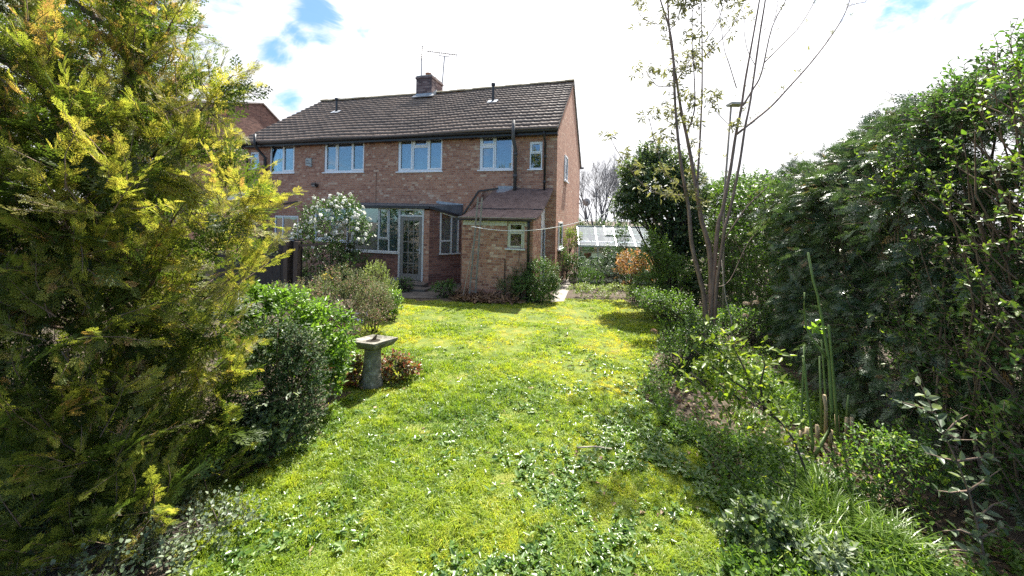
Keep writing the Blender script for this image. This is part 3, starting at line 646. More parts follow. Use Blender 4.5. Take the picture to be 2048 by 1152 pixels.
xs_ = hx(1090, 310, -.07); wall_pipe([(xs_, -.33, ZE - .1), (xs_, -.30, ZE - .22), (xs_, -.07, ZE - .42), (xs_, -.07, 3.1)], .036, 'black', 'downpipe', (4.2, 3.4))
xs_ = hx(530, 330, -.1); x2 = hx(515, 285, -.3); wall_pipe([(x2, -.42, hz(513, 268, -.42)), (x2, -.42, ZE - .12), (x2, -.36, ZE - .25), (xs_, -.1, ZE - .62), (xs_, -.1, 0.2)], .055, 'black', 'soil_stack', (4.0, 3.0))
xs_ = hx(494, 330, -.07); wall_pipe([(xs_, -.33, ZE - .1), (xs_, -.30, ZE - .22), (xs_, -.07, ZE - .42), (xs_, -.07, .1)], .036, 'black', 'downpipe', (4.2, 3.0))
for px, py in ((596, 291.5), (744, 286), (778, 285), (608, 425.5), (945, 277)):   # air bricks
    x, z = hp(px, py, 0); mb = MB()
    mb.box(x - .11, x + .11, -.006, .0, z - .075, z + .075)
    for i in range(3):
        for j in range(6): mb.box(x - .095 + j * .033, x - .075 + j * .033, -.012, -.0065, z - .06 + i * .045, z - .035 + i * .045)
    mb.build('air_brick', M['brick_dark'], house)
# small felted hood and slipped flashing over the neighbour's back door
x, z = hp(535, 388, 0); mb = MB()
mb.beam((x - .7, -.85, z - .25), (x - .7, .0, z + .15), .12, .03); 
mb.face((x - 1.2, -1.1, z - .3), (x + .3, -1.1, z - .3), (x + .3, -.003, z + .12), (x - 1.2, -.003, z + .12)); mb.face((x - 1.2, -1.1, z - .34), (x - 1.2, -.003, z + .08), (x + .3, -.003, z + .08), (x + .3, -1.1, z - .34)); mb.face((x + .3, -1.1, z - .34), (x + .3, -.003, z + .08), (x + .3, -.003, z + .12), (x + .3, -1.1, z - .3))
mb.build('door_hood', M['lead'], house)
p0, p1 = hp(566, 408, -.03), hp(594, 403, -.03); mb = MB(); mb.beam((p0[0], -.02, p0[1]), (p1[0], -.02, p1[1]), .03, .05); mb.build('flashing_strip', M['black'], house)
# thin telephone cable down the front
for px in (752,):
    xa = hx(px, 370, -.012); mb = MB(); mb.tube([(xa, -.012, hz(px, 345, 0)), (xa + .005, -.012, 2.55)], .006, 5); mb.build('cable', M['black'], house)

# ------------------------------------------------------------------ glazed porch with a canted corner
TP = -0.9
PX0 = hx(690, 560, TP); PX1 = hx(856.5, 560, TP); PD0 = hx(798, 500, TP); PD1 = hx(845, 500, TP)
zs0 = hz(770, 503, TP); zr0 = hz(770, 414.5, TP); dz0 = hz(820, 562, TP); dz1 = hz(820, 433.5, TP); ztr = hz(820, 421, TP)
mb = MB(); mb.box(PX0, PD0 - .03, TP, TP + .12, ZB, zs0 - .03); mb.build('porch_wall', M['brick_dark'], house)
mb = MB(); mb.box(PD1 + .03, PX1, TP, TP + .12, ZB, ztr + .02); mb.build('porch_pier', M['brick_pale'], house)
# front glazing: one opening light over a fixed light, then a tall fixed light
window(house, PX0, PD0 - .03, zs0 - .02, zr0, TP, [(.62, [(1, 0)]), (.195, [(.72, 1), (.28, 0)]), (.185, [(1, 0)])], fmat='oldwhite', glass='glass_thin', back=None, bar=.045, name='porch_window')
mb = MB(); mb.face((PX0, TP + .32, zs0), (PD0 - .06, TP + .32, zs0), (PD0 - .06, TP + .32, zr0), (PX0, TP + .32, zr0)); mb.build('blind', M['blind'], house)
# door frame and glazed door
mb = MB(); mb.box(PD0 - .03, PD0 + .03, TP - .01, TP + .08, dz0 + .1, ztr + .06).box(PD1 - .03, PD1 + .03, TP - .01, TP + .08, dz0, ztr + .06).box(PD0 + .03, PD1 - .03, TP - .01, TP + .08, dz1 - .0, dz1 + .06).box(PD0 + .03, PD1 - .03, TP - .01, TP + .08, ztr + .0, ztr + .06)
df = mb.build('porch_door_frame', M['oldwhite'], house, bevel=.004)
MB().box(PD0 + .03, PD1 - .03, TP + .02, TP + .028, dz1 + .06, ztr).build('pane', M['glass_thin'], df)
x0, x1, z0, z1 = PD0 + .035, PD1 - .035, dz0 + .03, dz1 - .005
mb = MB(); st = .11; kick = .2
mb.box(x0, x0 + st, TP, TP + .045, z0, z1).box(x1 - st, x1, TP, TP + .045, z0, z1).box(x0 + st, x1 - st, TP, TP + .045, z1 - .12, z1).box(x0 + st, x1 - st, TP, TP + .045, z0, z0 + kick)
gx0, gx1, gz0, gz1 = x0 + st, x1 - st, z0 + kick, z1 - .12
for i in range(1, 5): zz = gz0 + (gz1 - gz0) * i / 5; mb.box(gx0, gx1, TP + .003, TP + .035, zz - .012, zz + .012)
for i in range(1, 3):
    xx = gx0 + (gx1 - gx0) * i / 3
    for j in range(5): mb.box(xx - .012, xx + .012, TP + .005, TP + .033, gz0 + (gz1 - gz0) * j / 5 + (.012 if j else 0), gz0 + (gz1 - gz0) * (j + 1) / 5 - (.012 if j < 4 else 0))
dr = mb.build('porch_door', M['door_wood'], house, bevel=.003)
dr['label'] = 'weathered grey back door glazed with fifteen small panes'
for i in range(3):
    for j in range(5):
        w_, h_ = (gx1 - gx0) / 3, (gz1 - gz0) / 5
        MB().box(gx0 + w_ * i + .01, gx0 + w_ * (i + 1) - .01, TP + .016, TP + .022, gz0 + h_ * j + .01, gz0 + h_ * (j + 1) - .01).build('pane', M['glass_thin'], dr)
mb = MB(); zc = z0 + (z1 - z0) * .47; mb.box(x1 - .075, x1 - .035, TP - .012, TP - .002, zc - .1, zc + .1).tube([(x1 - .055, TP - .01, zc + .03), (x1 - .055, TP - .06, zc + .03), (x1 - .15, TP - .06, zc + .03)], .01, 6); mb.build('door_handle', M['alu'], dr)
MB().box(PD0 - .08, PD1 + .1, TP - .14, TP - .012, dz0 - .06, dz0 + .01).build('door_step', M['grey_wood'], house, bevel=.01)
# canted side, from the pier to the lean-to
EX = hx(921, 500, -.02)
cA, cB = Vector((PX1, TP, 0)), Vector((EX, -.02, 0)); cd = (cB - cA); cl_ = cd.length; cd.normalize(); cn = Vector((cd.y, -cd.x, 0))
def cp(f, z, o=0): p = cA + cd * (cl_ * f) + cn * o; return (p.x, p.y, z)
zl = hz(890, 507, -.45); zt0, zt1 = hz(876, 424, -.6), hz(918, 436.5, -.05); fa, fb = .32, .93
mb = MB(); mb.face(cp(0, ZB), cp(1, ZB), cp(1, zl - .02), cp(0, zl - .02)); mb.face(cp(0, zl - .02), cp(fa, zl - .02), cp(fa, ztr), cp(0, ztr + .05)); mb.face(cp(fb, zl - .02), cp(1, zl - .02), cp(1, zt1 + .08), cp(fb, zt1 + .1))
mb.build('porch_wall', M['brick_dark'], house)
mb = MB(); w_ = .045
for f0, f1 in ((fa, fa + .045), (.665, .705), (fb - .045, fb)):
    zt_a = zt0 + (zt1 - zt0) * (f0 - fa) / (fb - fa)
    for o in (.0,):
        mb.face(cp(f0, zl, .02), cp(f1, zl, .02), cp(f1, zt_a, .02), cp(f0, zt_a, .02)); mb.face(cp(f0, zl, .02), cp(f0, zt_a, .02), cp(f0, zt_a, -.05), cp(f0, zl, -.05)); mb.face(cp(f1, zl, .02), cp(f1, zl, -.05), cp(f1, zt_a, -.05), cp(f1, zt_a, .02))
mb.beam(cp(fa, zt0 + .0, .0), cp(fb, zt1 + .0, .0), .06, .07)
mb.beam(cp(fa + .045, zl + .42, .0), cp(.665, zl + .42, .0), .05, .05); mb.beam(cp(fa - .02, zl - .01, .02), cp(fb + .04, zl - .01, .02), .11, .035)
sw = mb.build('porch_window', M['oldwhite'], house)
for f0, f1 in ((fa + .045, .665), (.705, fb - .045)):
    za, zb_ = zt0 + (zt1 - zt0) * (f0 - fa) / (fb - fa), zt0 + (zt1 - zt0) * (f1 - fa) / (fb - fa)
    mb = MB(); mb.face(cp(f0, zl, -.01), cp(f1, zl, -.01), cp(f1, zb_, -.01), cp(f0, za, -.01)); mb.build('pane', M['glass_thin'], sw)
mb = MB(); mb.face(cp(.72, zl, -.25), cp(.95, zl, -.05), cp(.95, zt1, -.05), cp(.72, zt0 - .1, -.25)); mb.build('blind', M['curtain'], sw)
mb = MB(); mb.face((PX0, -.01, .4), (EX, -.01, .4), (EX, -.01, zt1), (PX0, -.01, zt1)); mb.build('inner_wall', M['blind'], house)
# shallow felted roof: front fascia, canted fascia, sheet
zf0, zf1 = hz(715, 411, TP), hz(856, 413, TP); ze1 = hz(924, 432, 0)
q0, q1, q2, q3 = (PX0 - .1, TP - .08, zf0), (PX1 + .03, TP - .08, zf1), (EX + .06, -.10, ze1), (PX0 - .1, -.004, zf0 + .14)
q4 = (EX + .06, -.004, zf1 + .10)
mb = MB(); mb.face(q0, q1, q2, q4, q3); mb.face(*[(x, y, z - .03) for x, y, z in (q3, q4, q2, q1, q0)]); mb.build('porch_roof', M['porch_felt'], house)
mb = MB(); mb.beam((q0[0], q0[1] - .012, q0[2] - .03), (q1[0], q1[1] - .012, q1[2] - .03), .03, .085); mb.beam((q1[0] + .01, q1[1], q1[2] - .03), (q2[0] + .01, q2[1], q2[2] - .03), .03, .085); mb.build('porch_fascia', M['black'], house)
mb = MB(); mb.face((q4[0] - 1.0, -.012, q3[2] + .0), (q4[0], -.012, q4[2] - .12), (q4[0], -.012, q4[2] + .02), (q4[0] - 1.0, -.012, q3[2] + .08)); mb.build('lead_flashing', M['lead'], house)

# ------------------------------------------------------------------ brick lean-to with a swept felt roof
TE = -1.75
E0 = hx(924, 500, TE); E1 = hx(1066, 470, TE); ez = hz(990, 437, TE)
EW = rect(1014.5, 1049, 443, 497, TE)
wall_sheet('lean_to_wall', E0, E1, ZB, ez, TE, [EW], M['brick_pale'], house, .07)
window(house, *EW, TE, [(1, [(.36, 1), (.64, 1)])], fmat='cream', glass='glass_thin', bar=.05, inset=.02, label='small window with flaking cream frame')
zt_l = hz(1050, 377, -.01); NS = 8
def sweep(f): return ez + .03 + (zt_l - ez - .03) * (f ** 1.35)       # roof height from eave (0) to wall (1)
prof = [(TE - .2 + (0 - TE + .2 - .003) * i / NS, sweep(i / NS)) for i in range(NS + 1)]
mb = MB(); mb.face((E0, TE, ZB), (E0, -.003, ZB), (E0, -.003, sweep(1) - .05), *[(E0, y, z - .04) for y, z in prof[::-1][1:-1]], (E0, TE, ez)); mb.build('lean_to_wall', M['brick_pale'], house)
SD = -0.62                                  # side door and cladding take the last stretch of the side
mb = MB(); pts = [(y, z) for y, z in prof if TE < y < SD]
mb.face((E1, TE, ZB), (E1, SD, ZB), (E1, SD, sweep((SD - TE + .2) / (-TE + .2)) - .04), *[(E1, y, z - .04) for y, z in pts[::-1]], (E1, TE, ez)); mb.build('lean_to_wall', M['brick_pale'], house)
dzt = 2.02; mb = MB(); zc0 = sweep((SD - TE + .2) / (-TE + .2)) - .05; n_ = 6
for i in range(n_):                        # white shiplap above the side door
    za, zb_ = dzt + (zt_l - .1 - dzt) * i / n_, dzt + (zt_l - .1 - dzt) * (i + 1) / n_
    yb = SD + .02
    ya = SD if zb_ < zc0 else SD + (0 - SD) * min(1, ((zb_ - zc0) / max(.01, (zt_l - zc0))))
    if ya > -.08: continue
    mb.face((E1 + .012, ya, za), (E1 + .012, -.01, za), (E1 + .001, -.01, zb_ - .012), (E1 + .001, ya, zb_ - .012)); mb.face((E1 + .001, ya, za - .012), (E1 + .001, -.01, za - .012), (E1 + .012, -.01, za), (E1 + .012, ya, za))
mb.build('cladding', M['white'], house)
f = MB(); b = .06
y0, y1 = SD + .02, -.02
f.box(E1 - .03, E1 + .03, y0, y0 + b, .1, dzt - .02).box(E1 - .03, E1 + .03, y1 - b, y1, .1, dzt - .02).box(E1 - .03, E1 + .03, y0 + b, y1 - b, dzt - .08, dzt - .02).box(E1 - .03, E1 + .03, y0 + b, y1 - b, .1, .3)
sd = f.build('side_door', M['white'], house); MB().box(E1 + .0, E1 + .01, y0 + b, y1 - b, .3, dzt - .08).build('pane', M['glass'], sd)
MB().tube([(E1 + .03, y1 - .04, 1.05), (E1 + .08, y1 - .04, 1.05), (E1 + .08, y1 - .14, 1.05)], .01, 6).build('door_handle', M['alu'], sd)
xl, xr = E0 + .0, E1 + .12
def xleft(f): return E0 - .03 + (hx(997, 378, 0) - E0) * f * .85
mb = MB()
for i in range(NS):
    (ya, za), (yb, zb_) = prof[i], prof[i + 1]; fa_, fb_ = i / NS, (i + 1) / NS
    xra, xrb = xr + .13 * fa_, xr + .13 * fb_
    k = 10
    for j in range(k):
        g0, g1 = j / k, (j + 1) / k; w0 = lambda f, g: .012 * math.sin(g * 9 + f * 4)
        mb.face((xleft(fa_) + (xra - xleft(fa_)) * g0, ya, za + w0(fa_, g0)), (xleft(fa_) + (xra - xleft(fa_)) * g1, ya, za + w0(fa_, g1)), (xleft(fb_) + (xrb - xleft(fb_)) * g1, yb, zb_ + w0(fb_, g1)), (xleft(fb_) + (xrb - xleft(fb_)) * g0, yb, zb_ + w0(fb_, g0)))
    mb.face((xra, ya, za), (xra, ya, za - .06), (xrb, yb, zb_ - .06), (xrb, yb, zb_)); mb.face((xleft(fa_), ya, za - .06), (xleft(fa_), ya, za), (xleft(fb_), yb, zb_), (xleft(fb_), yb, zb_ - .06))
mb.face((xleft(0), prof[0][0], prof[0][1] - .06), (xr, prof[0][0], prof[0][1] - .06), (xr, prof[0][0], prof[0][1]), (xleft(0), prof[0][0], prof[0][1]))
lr = mb.build('lean_to_roof', M['felt'], house)
(ya, za), (yb, zb_) = prof[3], prof[4]
mb = MB(); mb.beam((xleft(.42), ya, za + .012), (xr + .05, ya, za + .012), .05, .012); mb.build('felt_lap', M['porch_felt'], lr)
mb = MB(); mb.beam((xleft(0) - .02, TE - .215, prof[0][1] - .005), (xr - .02, TE - .215, prof[0][1] - .005), .03, .02); mb.build('drip_edge', M['twig_pale'], lr)
mb = MB(); xw0, xw1 = hx(996, 380, 0), hx(1034, 380, 0); mb.beam((xw0, -.16, zt_l - .12), (xw1, -.16, zt_l - .12), .3, .02, up=(0, -.75, 1)); mb.box(xw0, xw1, -.015, -.003, zt_l - .04, zt_l + .08); mb.build('lead_flashing', M['lead'], lr)
mb = MB(); p0, p1, p2 = hp(927, 428, -.03), hp(957, 382, -.03), hp(996, 377, -.03)
mb.beam((p0[0], -.02, p0[1]), (p1[0], -.02, p1[1]), .05, .03, up=(0, 1, 0)); mb.beam((p1[0], -.02, p1[1]), (p2[0], -.02, p2[1]), .05, .03, up=(0, 1, 0)); mb.build('old_roof_line', M['black'], house)
mb = MB(); mb.beam((E0 - .16, TE - .1, ez - .03), (E1 - .03, TE - .1, ez - .03), .1, .075); mb.build('gutter', M['black'], house)
mb = MB(); z9 = EW[3]
mb.box(E0 + .02, EW[0] - .01, TE - .02, TE - .003, ez - .20, ez - .05).box(EW[1] + .01, E1 - .1, TE - .02, TE - .003, ez - .20, ez - .05); mb.build('fascia', M['cream'], house)
xs_ = hx(1056.5, 500, TE - .05); mb = MB(); mb.tube([(xs_, TE - .1, ez - .05), (xs_, TE - .06, ez - .2), (xs_, TE - .05, 0)], .036, 10); mb.build('downpipe', M['black'], house, smooth=True)
mb = MB(); xc = hx(1041, 500, TE - .02); mb.tube([(xc, TE - .02, EW[2] + .1), (xc - .05, TE - .02, EW[2] - .35), (xc - .18, TE - .015, EW[2] - .55), (xc - .45, TE - .015, EW[2] - .45)], .006, 5); mb.tube([(hx(1010, 530, TE), TE - .02, EW[2] - .3), (hx(1010, 560, TE), TE - .02, .1)], .012, 5); mb.build('cable', M['black'], house)
# step and patio in front of the porch

# ------------------------------------------------------------------ things fixed to the house
def hw(x, y, z): return O_ + AX * x + AY * y + Vector((0, 0, z))
def hthing(name, x, y, z): return empty(name, hw(x, y, z), -YAW)
x, z = hp(617, 324.5, -.06); al = hthing('alarm_box', x, 0, z); tag(al, 'weathered grey wedge-shaped alarm box on the brick wall between two upper windows', 'alarm box')
mb = MB(); w, h = .115, .165
P_ = [(-w, -.012, -h * .75), (w, -.012, -h * 1.15), (w, -.012, h * .95), (-w, -.012, h)]; Q_ = [(-w, -.09, -h * .72), (w * .9, -.06, -h * 1.05), (w * .9, -.06, h * .9), (-w, -.09, h * .92)]
mb.face(*Q_); mb.face(*P_[::-1])
for i in range(4): mb.face(P_[i], P_[(i + 1) % 4], Q_[(i + 1) % 4], Q_[i])
mb.build('case', M['pale_grey'], al, bevel=.01)
mb = MB()
def blot(x0, x1, z0, z1):                  # faded dark marks on the front, following its lean
    f = lambda x: -.0935 + .03 * (x + w) / (1.9 * w)
    mb.face((x0, f(x0), z0), (x1, f(x1), z0), (x1, f(x1), z1), (x0, f(x0), z1))
blot(-.085, -.045, .035, .07); blot(-.035, -.01, .04, .075); blot(.01, .05, .03, .06); blot(-.09, -.06, -.05, -.02); blot(-.05, -.02, -.055, -.025); blot(-.012, .03, -.05, -.015); blot(.036, .08, -.06, -.03)
mb.build('faded_lettering', M['pipe_grey'], al)
x, z = hp(628.5, 373, -.12); fl = hthing('floodlight', x, -.01, z); tag(fl, 'small black floodlight tilted down on the brick wall above the white-flowering shrub', 'floodlight')
mb = MB(); mb.beam((0, -.14, .02), (0, -.08, .10), .20, .16, up=(0, 1, 0)); fb_ = mb.build('housing', M['black'], fl, bevel=.01)
mb = MB(); mb.beam((0, -.155, .00), (0, -.145, .012), .15, .11, up=(0, 1, 0)); mb.build('lens', M['alu'], fl)
mb = MB(); mb.beam((0, .0, -.03), (0, -.12, .03), .03, .02).beam((-.1, -.03, .12), (.12, -.03, .1), .02, .02); mb.build('bracket', M['black'], fl)
# aerials
ay = RT - .1
mx0, mz0 = hp(843, 148, ay); ta = hthing('tv_aerial', mx0, ay, mz0 - .1); tag(ta, 'short tilted aerial with many small cross bars standing on the chimney', 'aerial', 'television aerials')
ztop = hz(843, 116, ay) - mz0; mb = MB(); mb.tube([(0, 0, -.06), (0, 0, ztop + .1)], .026, 6); mb.build('mast', M['aerial'], ta)
e0 = Vector((hx(843, 120, ay) - mx0 - .02, 0, ztop)); e1 = Vector((hx(851, 95, ay) - mx0, -.25, hz(851, 95, ay) - mz0 + .1))
mb = MB(); mb.tube([e0, e1], .02, 5)
for i in range(9): c = e0.lerp(e1, (i + .5) / 9); mb.tube([c - Vector((.10, .12, -.02)), c + Vector((.10, .12, -.02))], .014, 4)
mb.build('boom', M['aerial'], ta)
ay2 = RT + .5; mx1, mz1 = hp(882, 182, ay2); tb = hthing('tv_aerial', mx1, ay2, mz1 - .2); tag(tb, 'tall thin mast with long horizontal aerial strapped beside the chimney', 'aerial', 'television aerials')
zt2 = hz(889, 113, ay2) - mz1 + .2; xt2 = hx(889, 113, ay2) - mx1
mb = MB(); mb.tube([(0, 0, -.3), (xt2, 0, zt2)], .026, 6); mb.build('mast', M['aerial'], tb)
b0 = Vector((hx(855, 104, ay2) - mx1, -.1, hz(855, 104, ay2) - mz1 + .2)); b1 = Vector((hx(912, 108, ay2) - mx1, .1, hz(912, 108, ay2) - mz1 + .2))
mb = MB(); mb.tube([b0, b1], .022, 5)
for i in range(14): c = b0.lerp(b1, (i + .5) / 14); mb.tube([c - Vector((0, .12, .02)), c + Vector((0, .12, .02))], .013, 4)
for d_ in (-.12, .12): mb.tube([b1 + Vector((0, -.12, d_)), b1 + Vector((.0, .12, d_))], .01, 4); mb.tube([b1, b1 + Vector((.0, 0, d_ * 1.2))], .01, 4)
l_, r_ = b0.lerp(b1, .42), b0.lerp(b1, .76); dn = Vector((0, 0, -.14)); mb.tube([l_, l_ + dn, r_ + dn, r_], .018, 5); mb.build('boom', M['aerial'], tb)
mb = MB(); mb.box(-.25, .02, -.02, .02, -.02, .02).box(-.25, .02, -.02, .02, .12, .16); mb.build('bracket', M['aerial'], tb)
# satellite dish on the far corner of the gable
dd = hthing('satellite_dish', .42, DEPTH - .5, at(1163, 405, 19).z); tag(dd, 'grey mesh satellite dish on the far corner of the gable wall', 'satellite dish')
mb = MB(); n0 = 20
for i in range(5):
    for j in range(n0):
        def q(a, b): rr = .19 * a / 5; th = 2 * math.pi * b / n0; return (rr * math.cos(th), .05 * (rr / .19) ** 2 - .1, rr * math.sin(th) * 1.05)
        mb.face(q(i, j), q(i + 1, j), q(i + 1, j + 1), q(i, j + 1))
mb.build('dish', M['pale_grey'], dd, smooth=True)
mb = MB(); mb.tube([(0, -.08, 0), (-.42, .1, -.05)], .02, 6).tube([(0, -.1, -.3), (.05, -.42, -.02)], .012, 5).box(.02, .08, -.47, -.40, -.05, .02); mb.build('bracket', M['pipe_grey'], dd)

# neighbouring house, farther off to the left
nh = empty('brick_house', at(430, 570, 24) * 1, -YAW); nh.location.z = 0
tag(nh, 'red brick gable end of the next house, half hidden by the golden conifer', 'house')
def ng(px, py):
    r = ray(px, py); c = Vector((0, 0, H)); lam = (nh.location - c).dot(AX) / r.dot(AX); P = c + r * lam - nh.location; return P.dot(AY), P.z
ap = ng(525, 207); fr_ = ng(549, 240); s_ = (ap[1] - fr_[1]) / (fr_[0] - ap[0]) if fr_[0] > ap[0] else .7
hw_ = 5.2; ze_n = ap[1] - hw_ * .28
mb = MB(); mb.face((0, ap[0] - hw_, -.2), (0, ap[0] + hw_, -.2), (0, ap[0] + hw_, ap[1] - hw_ * .66), (0, *ap), (0, ap[0] - hw_, ze_n)); mb.build('gable_wall', M['brick_far'], nh)
mb = MB(); mb.face((-9, ap[0] - hw_, -.2), (0, ap[0] - hw_, -.2), (0, ap[0] - hw_, ze_n), (-9, ap[0] - hw_, ze_n)); mb.build('front_wall', M['brick_dark'], nh)
mb = MB(); mb.face((.1, ap[0] - hw_ - .3, ze_n - .05), (.1, ap[0], ap[1] + .05), (-9, ap[0], ap[1] + .05), (-9, ap[0] - hw_ - .3, ze_n - .05)); mb.face((.1, ap[0], ap[1] + .05), (.1, ap[0] + hw_, ap[1] - hw_ * .66), (-9, ap[0] + hw_, ap[1] - hw_ * .66), (-9, ap[0], ap[1] + .05)); mb.face((.1, ap[0] - hw_ - .3, ze_n - .15), (.1, ap[0], ap[1] - .05), (.1, ap[0], ap[1] + .05), (.1, ap[0] - hw_ - .3, ze_n - .05)); mb.face((.1, ap[0], ap[1] - .05), (.1, ap[0] + hw_, ap[1] - hw_ * .66 - .1), (.1, ap[0] + hw_, ap[1] - hw_ * .66), (.1, ap[0], ap[1] + .05))
mb.build('roof', M['tile'], nh)

# ------------------------------------------------------------------ ground, lawn, beds, path
mb = MB(); mb.face((-300, -60, 0), (300, -60, 0), (300, 500, 0), (-300, 500, 0)); gr = mb.build('ground', M['soil']); tag(gr, kind='structure')
lawn_px = [(250, 1400), (330, 1110), (400, 1020), (470, 965), (560, 900), (620, 850), (655, 815), (700, 790), (640, 760), (650, 730), (690, 700), (735, 650), (790, 622), (800, 601), (1060, 606), (1140, 598), (1245, 600), (1300, 625), (1325, 660), (1300, 720), (1285, 780), (1330, 850), (1400, 900), (1440, 970), (1450, 1060), (1470, 1152), (1560, 1400)]
lawn = [(gnd(*p).x, gnd(*p).y) for p in lawn_px]
edge = []
for i in range(len(lawn)):
    (xa, ya), (xb, yb) = lawn[i], lawn[(i + 1) % len(lawn)]; l = math.hypot(xb - xa, yb - ya); k = max(1, int(l / .10)); nx, ny = (yb - ya) / l, -(xb - xa) / l
    for j in range(k):
        f = j / k; x, y = xa + (xb - xa) * f, ya + (yb - ya) * f; w = (float(fbm(np.array([x * 3 + 30]), np.array([y * 3 + 30]), 91, 3)[0]) - .5) * .28; edge.append((x + nx * w, y + ny * w))
lawn = edge
me = MB(); me.face(*[(x, y, .006) for x, y in lawn]); lw = me.build('lawn', M['lawn']); tag(lw, kind='structure')
mb = MB(); pp = [gnd(*p, .012) for p in ((1100, 604), (1128, 602), (1143, 568), (1136, 558), (1122, 560))]; mb.face(*[tuple(p) for p in pp]); pa = mb.build('path', M['grey_wood']); tag(pa, kind='structure')
mb = MB(); pp = [gnd(*p, .012) for p in ((740, 596), (880, 596), (920, 580), (930, 566), (850, 560), (740, 560))]; mb.face(*[tuple(p) for p in pp]); pa = mb.build('patio', M['paving']); tag(pa, kind='structure')
for q in ((0, 0),):
    x0, x1 = PD0 - .25, PX1 + .1
    mb = MB(); mb.box(x0, x1, TP - .55, TP - .15, 0, .14).box(x0 - .1, x1 + .3, TP - .95, TP - .55, 0, .08)
    stp = mb.build('door_steps', M['paving'], None, bevel=.01); stp.location = O_; stp.rotation_euler = (0, 0, -YAW); tag(stp, 'two low worn concrete steps below the glazed back door', 'steps')

# grass blades over the lawn, thinning out just past its edge
NB = 330000
yy = 1.35 * (10.2 / 1.35) ** rng.random(NB * 3) ; xx = (rng.random(NB * 3) - .5) * 2 * (0.55 + yy * .62)
k = in_poly(xx, yy, lawn); out = ~k & (rng.random(len(xx)) < .35)
for dx, dy in ((.16, 0), (-.16, 0), (0, .12), (0, -.12)): k |= out & in_poly(xx + dx * rng.random(len(xx)), yy + dy * rng.random(len(xx)), lawn) & (rng.random(len(xx)) < .4)
patch = fbm(xx * 1.7 + 13, yy * 1.7 + 3, 61, 4); fine_ = fbm(xx * 9 + 3, yy * 9 + 8, 62, 3)
k &= rng.random(len(xx)) < np.clip(.35 + 1.9 * (fine_ - .30), .25, 1)
xx, yy, fine_ = xx[k][:NB], yy[k][:NB], fine_[k][:NB]
n = len(xx)
tuft = fbm(xx * 2.6 + 20, yy * 2.6 + 20, 11, 4); moss = fbm(xx * 1.25 + 40, yy * 1.25 + 10, 21, 5)
moss = np.clip((moss - .47) * 4.5, 0, 1) * np.clip((yy - 1.6) / 2.0, .2, 1)
hgt = (0.018 + .060 * np.clip((tuft - .33) * 2.4, 0, 1) + .03 * np.clip((fine_ - .5) * 3, 0, 1)) * (0.5 + .9 * rng.random(n)) * (1 - .62 * moss) * np.clip(1.15 - .05 * yy, .6, 1)
cl_a = np.floor(xx * 14) * 7.13 + np.floor(yy * 14) * 3.71
th = (np.sin(cl_a) * 43758.5) % 1 * 2 * math.pi + rng.normal(size=n) * 1.1; lean = .3 + .8 * rng.random(n)
d = np.stack([np.cos(th), np.sin(th), np.zeros(n)], 1); sd_ = np.stack([-np.sin(th), np.cos(th), np.zeros(n)], 1)
b = np.stack([xx, yy, np.full(n, .004)], 1); wd = (0.0016 + .0018 * rng.random(n))[:, None] * (1 + .20 * np.maximum(0, yy - 2))[:, None]
up = np.array([0, 0, 1.])
m_ = b + (up * .62 + d * .24 * lean[:, None]) * hgt[:, None]; t_ = b + (up * (1.0 - .5 * lean)[:, None] + d * (.85 * lean)[:, None]) * hgt[:, None]
V = np.stack([b - sd_ * wd, b + sd_ * wd, m_ + sd_ * wd * .8, m_ - sd_ * wd * .8, t_], 1).reshape(-1, 3)
i0 = np.arange(n) * 5
rv = np.clip(.12 + .75 * (fbm(xx * 1.5, yy * 1.5, 31, 4) - .25) + moss * .34 + (fine_ - .5) * .5 + rng.normal(size=n) * .14 + np.clip(yy - 4, 0, 5) * .03, 0, 1)
g_ = np_mesh('grass', V, np.stack([i0, i0 + 1, i0 + 2, i0 + 3], 1), np.stack([i0 + 3, i0 + 2, i0 + 4], 1), M['grass'], None, np.repeat(rv, 5))
tag(g_, 'patchy lawn grass with longer tufts and yellow mossy areas', 'grass', kind='stuff')

# flat-leaved weeds in the turf
def rosettes(name, n, sampler, size, mat, label, cat, m=5, tilt=.9):
    c = sampler(n); n = len(c); pos = np.repeat(c, m, 0); N = len(pos); a = np.tile(np.arange(m) * 2 * math.pi / m, n) + np.repeat(rng.random(n) * 6.3, m) + rng.normal(size=N) * .3
    el = tilt * rng.random(N); y = np.stack([np.cos(a) * np.cos(el), np.sin(a) * np.cos(el), np.sin(el)], 1)
    z = np.tile(np.array([[0, 0, 1.]]), (N, 1)) + rng.normal(size=(N, 3)) * .35; sz = np.repeat(size * (.5 + rng.random(n)), m) * (.6 + .7 * rng.random(N))
    pos = pos + np.array([0, 0, 1.]) * (.012 + .035 * rng.random(N))[:, None]
    o = leaf_obj(name, [OVATE, leaf_tpl(.2, .05, .2), leaf_tpl(.33, .08, .3)], pos, y, z, sz, np.clip(rng.random(N) * .8 + rng.normal(size=N) * .15, 0, 1), M[mat])
    tag(o, label, cat, kind='stuff'); return o
def lawn_sampler(n):
    y = 1.35 * (8.5 / 1.35) ** (rng.random(n * 6) ** 1.25); x = (rng.random(n * 6) - .5) * 2 * (.55 + y * .6)
    dens = np.clip((fbm(x * 2.3 + 3, y * 2.3 + 7, 51, 4) - .40) * 5, 0.08, 1) * np.clip(1.25 - (y - 1.5) * .22, .06, 1) * np.clip(.45 + x * .45, .18, 1)
    k = in_poly(x, y, lawn) & (rng.random(n * 6) < dens); return np.stack([x[k], y[k], np.zeros(k.sum())], 1)[:n]
rosettes('lawn_weeds', 7600, lawn_sampler, .034, 'weed', 'broad flat weed leaves scattered through the lawn', 'weeds')

